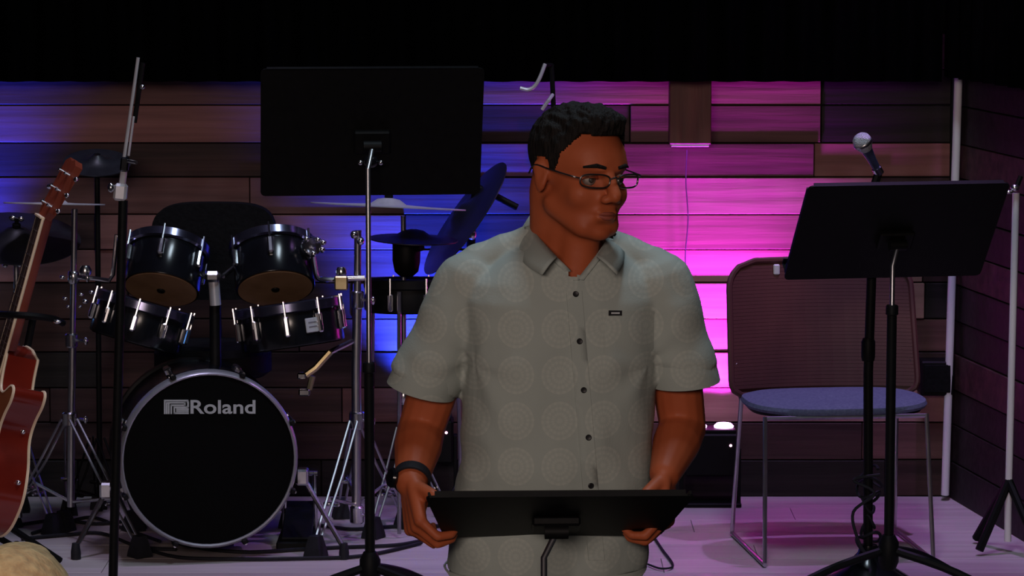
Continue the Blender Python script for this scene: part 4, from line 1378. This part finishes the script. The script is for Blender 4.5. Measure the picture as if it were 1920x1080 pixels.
bodyv.cap(P(935, 545, MY + 0.045), P(1185, 545, MY + 0.045), 0.050, 0.050)
# torso, hips and legs under the clothes
rings = []
for py, cx, rx, ry in ((1075, 1026, 0.160, 0.105), (960, 1035, 0.158, 0.110), (850, 1044, 0.155, 0.112), (740, 1050, 0.160, 0.112), (640, 1055, 0.165, 0.108), (560, 1058, 0.160, 0.095), (515, 1060, 0.12, 0.07)):
    rings.append(oval(P(cx, py, MY + 0.03), rx, ry, TY, 28))
bodyv.loft(rings)
ank = {}
for s in (-1, 1):
    hp = Vector((FX + s * 0.085, MY + 0.03, P(0, 1075, MY).z - 0.02))
    kn = Vector((FX + s * 0.10, MY + 0.02, FLOOR_A + 0.50))
    an = Vector((FX + s * 0.115, MY + 0.05, FLOOR_A + 0.09))
    ank[s] = (hp, kn, an)
    bodyv.cap(hp, kn, 0.085, 0.055); bodyv.cap(kn, an, 0.055, 0.038)
    bodyv.cap(an, an + Vector((s * 0.02, -0.15, -0.055)), 0.036, 0.026)
# arms
arm = {-1: dict(el=P(790, 805, MY + 0.07), wr=P(771, 905, MY - 0.08)),
       1: dict(el=P(1280, 800, MY + 0.07), wr=P(1247, 888, MY - 0.08))}
for s in (-1, 1):
    a = arm[s]
    bodyv.cap(sh[s], a['el'], 0.058, 0.046)
    mid = a['el'].lerp(a['wr'], 0.35)
    bodyv.cap(a['el'], mid, 0.047, 0.047)
    bodyv.cap(mid, a['wr'], 0.047, 0.031)
hand_volumes(bodyv, arm[-1]['wr'], (0.10, -0.55, -0.80), (-0.92, -0.25, 0.15), (0.1, -0.9, 0.3), (0.75, 1.0, 0.7), 0.3, 1.06, (1.1, 0.9))
hand_volumes(bodyv, arm[1]['wr'], (-0.02, -0.40, -0.90), (0.94, -0.25, 0.10), (-0.1, -0.9, 0.3), (0.70, 0.95, 0.7), 0.3, 1.06, (1.1, 0.9))
bme = remeshed(bodyv, 'body', 0.0036, 5, 0.5)
soften_head(bme, HC, HR, HS)
sculpt_head(bme, HC, HR, HS)
link_mesh(bme, 'body', M_SKIN, man)
hair_shell('hair', man, HC, HR, M_HAIR, HS)


def HV(x, y, z): return HC + HR @ (Vector((x, y, z)) * HS)


for s in (-1, 1):
    ey = MB().ell(HV(s * 0.031, -0.073, -0.001), (0.0125 * HS,) * 3, HR, 16, 10).build('eye', M_EYE, man)
    MB().ell(HV(s * 0.0325, -0.0825, -0.001), (0.006, 0.004, 0.006), HR, 12, 8).build('iris', M_IRIS, ey)
    MB().tube([HV(s * 0.014, -0.098, 0.023), HV(s * 0.032, -0.095, 0.027), HV(s * 0.050, -0.078, 0.022)], [0.0032, 0.0042, 0.002], 8).build('eyebrow', M_HAIR, man)
    # upper eyelid
    MB().tube([HV(s * (0.031 + 0.0155 * q), -0.0855 + 0.010 * q * q + 0.004 * q, 0.0052 - 0.004 * q * q) for q in (-1, -0.6, -0.2, 0.2, 0.6, 1)], 0.0026, 6).build('eyelid', M_SKIN, man)
lips = MB()
lips.tube([HV(q * 0.023, -0.1000 + 0.012 * q * q, -0.0600 - 0.002 * q * q) for q in (-1, -0.7, -0.35, 0, 0.35, 0.7, 1)], [0.0015, 0.003, 0.0038, 0.0036, 0.0038, 0.003, 0.0015], 8)
lips.tube([HV(q * 0.022, -0.0995 + 0.012 * q * q, -0.0680 + 0.004 * q * q) for q in (-1, -0.7, -0.35, 0, 0.35, 0.7, 1)], [0.0015, 0.0036, 0.0046, 0.0048, 0.0046, 0.0036, 0.0015], 8)
lips.build('lips', M_LIP, man)

# glasses
M_FRAME = mat('gunmetal_frame', (0.10, 0.09, 0.09), 0.3, 0.9, (0.07, 0.065, 0.065), (30, 30, 30))
M_LENS = mat('clear_lens', (0.95, 0.97, 0.98), 0.02, 0, (0.95, 0.97, 0.98), (1, 1, 1), 0, 0.5, trans=1.0, ior=1.04)
gl = MB()
for s in (-1, 1):
    loop = []
    for k in range(28):
        a = 2 * pi * k / 28
        x = 0.0275 * math.copysign(abs(cos(a)) ** 0.6, cos(a)); z = 0.0122 * math.copysign(abs(sin(a)) ** 0.75, sin(a))
        loop.append((s * 0.0365 + x, -0.108 + 0.014 * ((s * 0.0365 + x) / 0.06) ** 2, 0.000 + z))
    gl.tube([HV(*p) for p in loop], 0.0017, 6, closed=True)
    ln = MB().loft([[HV(p[0], p[1] - 0.0005, p[2]) for p in loop], [HV(p[0], p[1] + 0.0005, p[2]) for p in loop]])
    arms = bez([HV(s * 0.0645, -0.091, 0.004), HV(s * 0.078, -0.080, 0.007), HV(s * 0.083, -0.02, 0.010), HV(s * 0.087, 0.02, 0.012), HV(s * 0.086, 0.038, -0.006)], 5)
    gl.tube(arms, 0.0016, 6)
    if s == -1: lens_l = ln
    else: lens_r = ln
gl.tube(bez([HV(-0.0095, -0.108, 0.004), HV(0, -0.112, 0.008), HV(0.0095, -0.108, 0.004)], 5), 0.0016, 6)
go = gl.build('glasses', M_FRAME, man)
lens_l.build('lens', M_LENS, go); lens_r.build('lens', M_LENS, go)

# shirt: torso with sleeves, one cloth skin with real folds
sv = MB()
prof = [(1064, 1022, 0.196, 0.140), (1000, 1028, 0.197, 0.143), (930, 1036, 0.190, 0.146), (860, 1042, 0.187, 0.148), (790, 1046, 0.186, 0.146), (700, 1051, 0.186, 0.140), (620, 1055, 0.194, 0.132),
        (560, 1058, 0.200, 0.122), (525, 1060, 0.185, 0.108), (490, 1061, 0.140, 0.092), (462, 1062, 0.100, 0.078)]
rings = [oval(P(cx, py, MY + 0.03), rx, ry, TY, 44, 2.5) for py, cx, rx, ry in prof]
sv.loft(rings)
for s in (-1, 1):
    nk_ = P(1062 + s * 62, 452, MY + 0.045)
    ac = P(1060 + s * 165, 497, MY + 0.035)
    sv.cap(nk_, ac, 0.034, 0.040)
    e0 = sh[s] + Vector((-s * 0.012, 0, 0.014))
    hem = P(796, 716, MY + 0.045) if s < 0 else P(1279, 700, MY + 0.045)
    sv.cap(e0, e0.lerp(hem, 0.3), 0.064, 0.068)
    ax_ = (hem - e0).normalized()
    Rr = frame_from(ax_, (1, 0, 0))
    rr_ = []
    for q, ra, rb in ((0.0, 0.056, 0.06), (0.2, 0.066, 0.068), (0.5, 0.069, 0.072), (0.8, 0.070, 0.073), (1.0, 0.070, 0.074)):
        cc = e0.lerp(hem, q)
        rr_.append([cc + Rr @ Vector((ra * cos(2 * pi * k / 28), rb * sin(2 * pi * k / 28), 0)) for k in range(28)])
    sv.loft(rr_)
sme = remeshed(sv, 'shirt', 0.0055, 5, 0.5)
zh = P(0, 1064, MY).z
bm = bmesh.new(); bm.from_mesh(sme); bm.normal_update()
zc0 = P(0, 1010, MY).z
kill = []
for v in bm.verts:
    p = v.co
    x = p.x - P(1055, 700, MY).x; z = p.z - P(0, 1000, MY).z
    # drag folds running from the shoulders, around the arms and across the belly
    f = 0.0
    f += 0.0040 * noise.noise(Vector((x * 9 + z * 5, p.y * 5, z * 7 - x * 4)))
    f += 0.0038 * noise.noise(Vector((x * 20 + z * 13, p.y * 9, z * 10 - x * 9 + 7)))
    f += 0.0030 * sin(38 * (z + 0.75 * abs(x - 0.02)) + 5 * noise.noise(Vector((x * 6, p.y * 6, z * 6)))) * max(0, min(1, (0.34 - z) / 0.2)) * max(0, min(1, (abs(x)) / 0.12))
    # pulls at the armpits and diagonal folds on the chest side
    for s_, (ax0, az0) in ((-1, (-0.17, 0.34)), (1, (0.165, 0.34))):
        dx, dz = x - ax0, z - az0
        rad = sqrt(dx * dx + dz * dz)
        an_ = math.atan2(dz, dx * -s_)
        f += 0.0026 * sin(6 * an_ + 1.3) * exp(-((rad - 0.08) / 0.07) ** 2)
    v.co += v.normal * f
cam_p = Vector((0, 0, CAM_Z))
for v in bm.verts:
    d_ = v.co - cam_p
    zc_ = d_.y * cos(PITCH) - d_.z * sin(PITCH)
    qx = 960 + F * d_.x / zc_
    qy = 540 - F * (d_.y * sin(PITCH) + d_.z * cos(PITCH)) / zc_
    if v.co.y < MY + 0.03 and qy < 514 and -(524 - qy) * 0.96 - 2 < qx - 1082 < (524 - qy) * 0.80 + 2:
        kill.append(v)
    elif qy < 452 and abs(qx - 1064) < 62 and v.co.y < MY + 0.10:
        kill.append(v)
bmesh.ops.delete(bm, geom=list(set(kill)), context='VERTS')
bm.to_mesh(sme); bm.free()
so = link_mesh(sme, 'shirt', M_SHIRT, man)
# shirt tail hanging lower in the middle
tail = []
for j in range(7):
    u = j / 6
    ring = []
    for p in oval(P(1022, 1058, MY + 0.03), 0.1965 + 0.002 * u, 0.1405, TY, 60, 2.5):
        k = abs(p.x - P(1026, 1058, MY).x) / 0.196
        drop = 0.075 * max(0.0, 1 - k ** 2.2) * u - 0.0 * u
        ring.append(Vector((p.x, p.y - 0.004 * u, p.z - drop - 0.002 * u)))
    tail.append(ring)
tl = MB().loft(tail, False).build('shirt_tail', M_SHIRT, man)
md = tl.modifiers.new('thickness', 'SOLIDIFY'); md.thickness = 0.004; md.offset = -1


# find the front surface of the shirt
from mathutils.bvhtree import BVHTree
bvh = BVHTree.FromPolygons([tuple(v.co + ORIG[man.name]) for v in sme.vertices], [tuple(p.vertices) for p in sme.polygons])


def on_shirt(px, py, out=0.0):
    o_ = Vector((0, 0, CAM_Z)); d_ = (P(px, py, 1.0) - o_).normalized()
    h = bvh.ray_cast(o_, d_)
    if h[0] is None:
        return P(px, py, MY - 0.1), Vector((0, -1, 0))
    n_ = h[1] if h[1].dot(d_) < 0 else -h[1]
    return h[0] + n_ * out, n_


pk = []
for i in range(40):
    py = 545 + (1050 - 545) * i / 39
    px = 1076 + (py - 545) * 0.083
    row_ = []
    for e in (-15, -14.5, 0, 14.5, 15):
        q, n_ = on_shirt(px + e, py, 0.0022 if abs(e) < 14.8 else -0.001)
        row_.append(q)
    pk.append(row_)
pm = MB(); n5 = 5
pm.add([p for r_ in pk for p in r_], [(i * n5 + k, i * n5 + k + 1, (i + 1) * n5 + k + 1, (i + 1) * n5 + k) for i in range(39) for k in range(4)])
pm.build('placket', M_SHIRT, so, angle=80)
for px, py in ((1079, 552), (1086, 640), (1094, 731), (1103, 820), (1107, 910)):
    q, n_ = on_shirt(px, py, 0.003)
    MB().lathe([(0.0055, -0.001), (0.0058, 0.001), (0.0045, 0.0022), (0.002, 0.0018)], q, frame_from(n_), 16).build('button', M_BUTTON, so)
q, n_ = on_shirt(1153, 587, 0.002)
tx = Vector((1, 0, 0)); tx = (tx - n_ * tx.dot(n_)).normalized()
Rp = Matrix((tx, -n_, n_.cross(tx) * -1)).transposed()
if (Rp @ Vector((0, 0, 1))).z < 0:
    Rp = Matrix((tx, -n_, n_.cross(tx))).transposed()
tg = MB().box(q, (0.027, 0.0016, 0.010), Rp, 0.0003).build('pocket_tag', M_BUTTON, so, smooth=False)
MB().box(q + n_ * 0.001, (0.017, 0.0006, 0.0035), Rp).build('tag_print', M_GREYPRINT, tg, smooth=False)
# pocket: stitched flap of cloth
ppk = MB(); vs_ = []; NX, NZ = 9, 9
for j in range(NZ):
    for i in range(NX):
        vs_.append(on_shirt(1132 + 95 * i / (NX - 1), 583 + 112 * j / (NZ - 1), 0.0016 if 0 < i < NX - 1 and 0 < j < NZ - 1 else -0.0005 if j else 0.0022)[0])
ppk.add(vs_, [(j * NX + i, j * NX + i + 1, (j + 1) * NX + i + 1, (j + 1) * NX + i) for j in range(NZ - 1) for i in range(NX - 1)])
ppk.build('chest_pocket', M_SHIRT, so, angle=80)


# collar: two leaves folded over a band
def leaf(pts_top, pts_low, name):
    n_ = len(pts_top)
    m_ = MB()
    rows_ = []
    for j in range(5):
        u = j / 4
        rows_.append([Vector(a).lerp(Vector(b), u) + Vector((0, -0.010 * sin(u * pi), 0.004 * sin(u * pi))) for a, b in zip(pts_top, pts_low)])
    m_.add([p for r_ in rows_ for p in r_], [(j * n_ + k, j * n_ + k + 1, (j + 1) * n_ + k + 1, (j + 1) * n_ + k) for j in range(4) for k in range(n_ - 1)])
    o_ = m_.build(name, M_SHIRT, so, angle=80)
    md_ = o_.modifiers.new('thickness', 'SOLIDIFY'); md_.thickness = 0.0035; md_.offset = 1
    return o_


F0 = MY
backT = [P(1060, 418, F0 + 0.125), P(1020, 414, F0 + 0.115)]
leaf(bez([P(1066, 416, F0 + 0.128), P(1022, 410, F0 + 0.118), P(996, 406, F0 + 0.075), P(1002, 434, F0 + 0.020), P(1020, 458, F0 - 0.035), P(1044, 484, F0 - 0.082)], 4),
     bez([P(1066, 450, F0 + 0.140), P(1008, 446, F0 + 0.130), P(972, 448, F0 + 0.085), P(970, 470, F0 + 0.015), P(986, 496, F0 - 0.060), P(1018, 516, F0 - 0.108)], 4), 'collar_leaf')
leaf(bez([P(1066, 416, F0 + 0.128), P(1104, 418, F0 + 0.118), P(1134, 430, F0 + 0.075), P(1135, 448, F0 + 0.020), P(1130, 462, F0 - 0.035), P(1119, 480, F0 - 0.080)], 4),
     bez([P(1066, 450, F0 + 0.140), P(1120, 450, F0 + 0.130), P(1160, 458, F0 + 0.085), P(1170, 468, F0 + 0.015), P(1170, 490, F0 - 0.052), P(1157, 514, F0 - 0.104)], 4), 'collar_leaf')
# folded edges of the open neckline
for pts_, sg in (([(1022, 462), (1032, 474), (1042, 484), (1054, 496), (1066, 508), (1076, 517), (1083, 525)], -1), ([(1136, 458), (1130, 468), (1120, 480), (1110, 493), (1100, 506), (1092, 516), (1085, 525)], 1)):
    a_, b_ = [], []
    for qx, qy in pts_:
        p1, n1_ = on_shirt(qx + sg * 9, qy + 1, 0.0025)
        p2, n2_ = on_shirt(qx + sg * 4, qy, 0.003)
        a_.append(p1)
        b_.append(p1 + (P(qx - sg * 3, qy, p1.y) - P(qx + sg * 9, qy + 1, p1.y)) + Vector((0, 0.002, 0)))
    m_ = MB(); k_ = len(a_)
    m_.add(a_ + b_, [(i, i + 1, k_ + i + 1, k_ + i) for i in range(k_ - 1)])
    o_ = m_.build('neckline_edge', M_SHIRT, so, angle=80)
    md_ = o_.modifiers.new('thickness', 'SOLIDIFY'); md_.thickness = 0.003; md_.offset = 0
# sleeve hems
for s in (-1, 1):
    hem = P(796, 716, MY + 0.045) if s < 0 else P(1279, 700, MY + 0.045)
    e0 = sh[s] + Vector((-s * 0.012, 0, 0.014))
    ax_ = (hem - e0).normalized(); Rr = frame_from(ax_, (1, 0, 0))
    tilt_ = -0.20 if s < 0 else 0.22
    hm = MB()
    rr_ = []
    for q, gr_ in ((-0.03, 0.0705), (-0.012, 0.0722), (0.0, 0.0725), (0.018, 0.0722), (0.018, 0.0685), (-0.03, 0.066)):
        rr_.append([hem + Rr @ Vector((gr_ * cos(2 * pi * k / 36), gr_ * 1.05 * sin(2 * pi * k / 36), 0)) + Rr @ Vector((0, 0, q)) - Vector((0, 0, tilt_ * gr_ * cos(2 * pi * k / 36) * 0.8)) for k in range(36)])
    hm.loft(rr_, False)
    hm.build('sleeve_hem', M_SHIRT, so)

# watch
wv = arm[-1]['wr']; wd = (arm[-1]['wr'] - arm[-1]['el']).normalized()
wc = wv - wd * 0.012
Rwt = frame_from(wd, (1, 0, 0))
wt = MB().lathe([(0.0335, -0.011), (0.0365, -0.010), (0.0368, 0.010), (0.0335, 0.011)], wc, Rwt, 32, False).build('watch', M_RUBBER, man)
MB().lathe([(0.019, 0.0), (0.020, 0.004), (0.017, 0.009), (0.004, 0.010)], wc + Vector((-0.034, -0.012, 0.004)), frame_from((-0.9, -0.4, 0.2)), 24).build('watch_case', M_BLACKG, wt)

# trousers, belt and shoes
tv = MB()
zt = P(0, 1020, MY).z
tv.loft([oval((P(1024, 0, MY).x, MY + 0.03, z), rx, ry, TY, 36, 2.4) for z, rx, ry in ((zt - 0.20, 0.186, 0.122), (zt - 0.10, 0.190, 0.128), (zt, 0.185, 0.126))])
for s in (-1, 1):
    hp, kn, an = ank[s]
    hp = Vector((hp.x, hp.y, zt - 0.17))
    tv.loft([[hp.lerp(kn, q) + Vector((r_ * cos(2 * pi * k / 24), r_ * 1.08 * sin(2 * pi * k / 24), 0)) for k in range(24)] for q, r_ in ((0, 0.100), (0.4, 0.096), (0.8, 0.080), (1, 0.074))] +
            [[kn.lerp(an, q) + Vector((r_ * cos(2 * pi * k / 24), r_ * 1.12 * sin(2 * pi * k / 24), 0)) for k in range(24)] for q, r_ in ((0.3, 0.070), (0.7, 0.066), (1.08, 0.068))])
tme = remeshed(tv, 'trousers', 0.007, 4)
for v in tme.vertices:
    v.co += Vector((1, 0.6, 0)) * 0.004 * noise.noise(v.co * 14)
link_mesh(tme, 'trousers', M_TROUSER, man)
for s in (-1, 1):
    an = ank[s][2]
    shv = MB()
    shv.ell(an + Vector((0, 0.015, -0.045)), (0.042, 0.05, 0.05), nu=18, nv=12)
    shv.cap(an + Vector((0, 0.0, -0.045)), an + Vector((s * 0.022, -0.165, -0.052)), 0.040, 0.034)
    shv.box(an + Vector((s * 0.010, -0.075, -0.08)), (0.078, 0.26, 0.018), Matrix.Rotation(s * 0.12, 3, 'Z'), 0.006)
    sm_ = remeshed(shv, 'shoe', 0.006, 4)
    for v in sm_.vertices:
        v.co.z = max(v.co.z, FLOOR_A + 0.001)
    link_mesh(sm_, 'shoe', M_SHOE, man)

# ------------------------------------------------------------------ the seated listener in front
AY = 4.55
A0 = P(30, 1150, AY)
ac = Vector((A0.x, AY, P(30, 1030, AY).z - 0.125))          # head centre
aud = thing('person', (ac.x, AY + 0.05, FLOOR_A), 'seated listener at the bottom left, only the blond crown of the head showing', 'person')
AR = Matrix.Rotation(pi, 3, 'Z')
av = MB()
head_volumes(av, ac, AR)
hz = FLOOR_A + 0.47
av.cap(ac + Vector((0, -0.02, -0.06)), ac + Vector((0, -0.035, -0.17)), 0.055, 0.060)
tz = ac.z - 0.20
av.loft([oval((ac.x, AY - 0.03 + dy, z), rx, ry, 0, 24) for z, rx, ry, dy in ((hz + 0.02, 0.17, 0.12, 0.0), (hz + 0.2, 0.15, 0.11, -0.01), (tz - 0.05, 0.175, 0.11, -0.02), (tz + 0.02, 0.10, 0.07, -0.02))])
for s in (-1, 1):
    av.cap((ac.x + s * 0.17, AY - 0.04, tz - 0.03), (ac.x + s * 0.21, AY + 0.00, tz - 0.29), 0.05, 0.042)
    av.cap((ac.x + s * 0.21, AY, tz - 0.29), (ac.x + s * 0.13, AY + 0.22, hz + 0.13), 0.042, 0.030)
    hand_volumes(av, (ac.x + s * 0.13, AY + 0.22, hz + 0.13), (-s * 0.3, 1, -0.15), (0, 0.1, 1), (-s, 0, 0), (0.2, 0.25, 0.2))
    av.cap((ac.x + s * 0.09, AY - 0.02, hz + 0.045), (ac.x + s * 0.12, AY + 0.42, hz + 0.03), 0.085, 0.06)
    av.cap((ac.x + s * 0.12, AY + 0.42, hz + 0.02), (ac.x + s * 0.12, AY + 0.40, FLOOR_A + 0.08), 0.058, 0.038)
    av.cap((ac.x + s * 0.12, AY + 0.40, FLOOR_A + 0.045), (ac.x + s * 0.13, AY + 0.55, FLOOR_A + 0.032), 0.04, 0.03)
ame = remeshed(av, 'body', 0.006, 4)
sculpt_head(ame, ac, AR)
ao = link_mesh(ame, 'body', M_SKIN, aud)
hair_shell('hair', aud, ac, AR, M_BLOND, 1.0, 0.008)
cv = MB()
cv.loft([oval((ac.x, AY - 0.03 + dy, z), rx, ry, 0, 24) for z, rx, ry, dy in ((hz + 0.0, 0.185, 0.138, 0.0), (hz + 0.2, 0.168, 0.128, -0.01), (tz - 0.05, 0.190, 0.126, -0.02), (tz + 0.035, 0.105, 0.082, -0.02))])
for s in (-1, 1):
    cv.cap((ac.x + s * 0.17, AY - 0.04, tz - 0.03), (ac.x + s * 0.208, AY + 0.00, tz - 0.26), 0.062, 0.056)
cme = remeshed(cv, 'jumper', 0.008, 4)
link_mesh(cme, 'jumper', mat('navy_knit', (0.02, 0.025, 0.05), 0.9, 0, (0.015, 0.018, 0.036), (90, 90, 90), 0.3), aud)
lv = MB()
for s in (-1, 1):
    lv.cap((ac.x + s * 0.09, AY - 0.03, hz + 0.045), (ac.x + s * 0.12, AY + 0.42, hz + 0.03), 0.095, 0.070)
    lv.cap((ac.x + s * 0.12, AY + 0.42, hz + 0.02), (ac.x + s * 0.12, AY + 0.40, FLOOR_A + 0.12), 0.066, 0.056)
lme = remeshed(lv, 'trousers', 0.008, 4)
link_mesh(lme, 'trousers', M_TROUSER, aud)
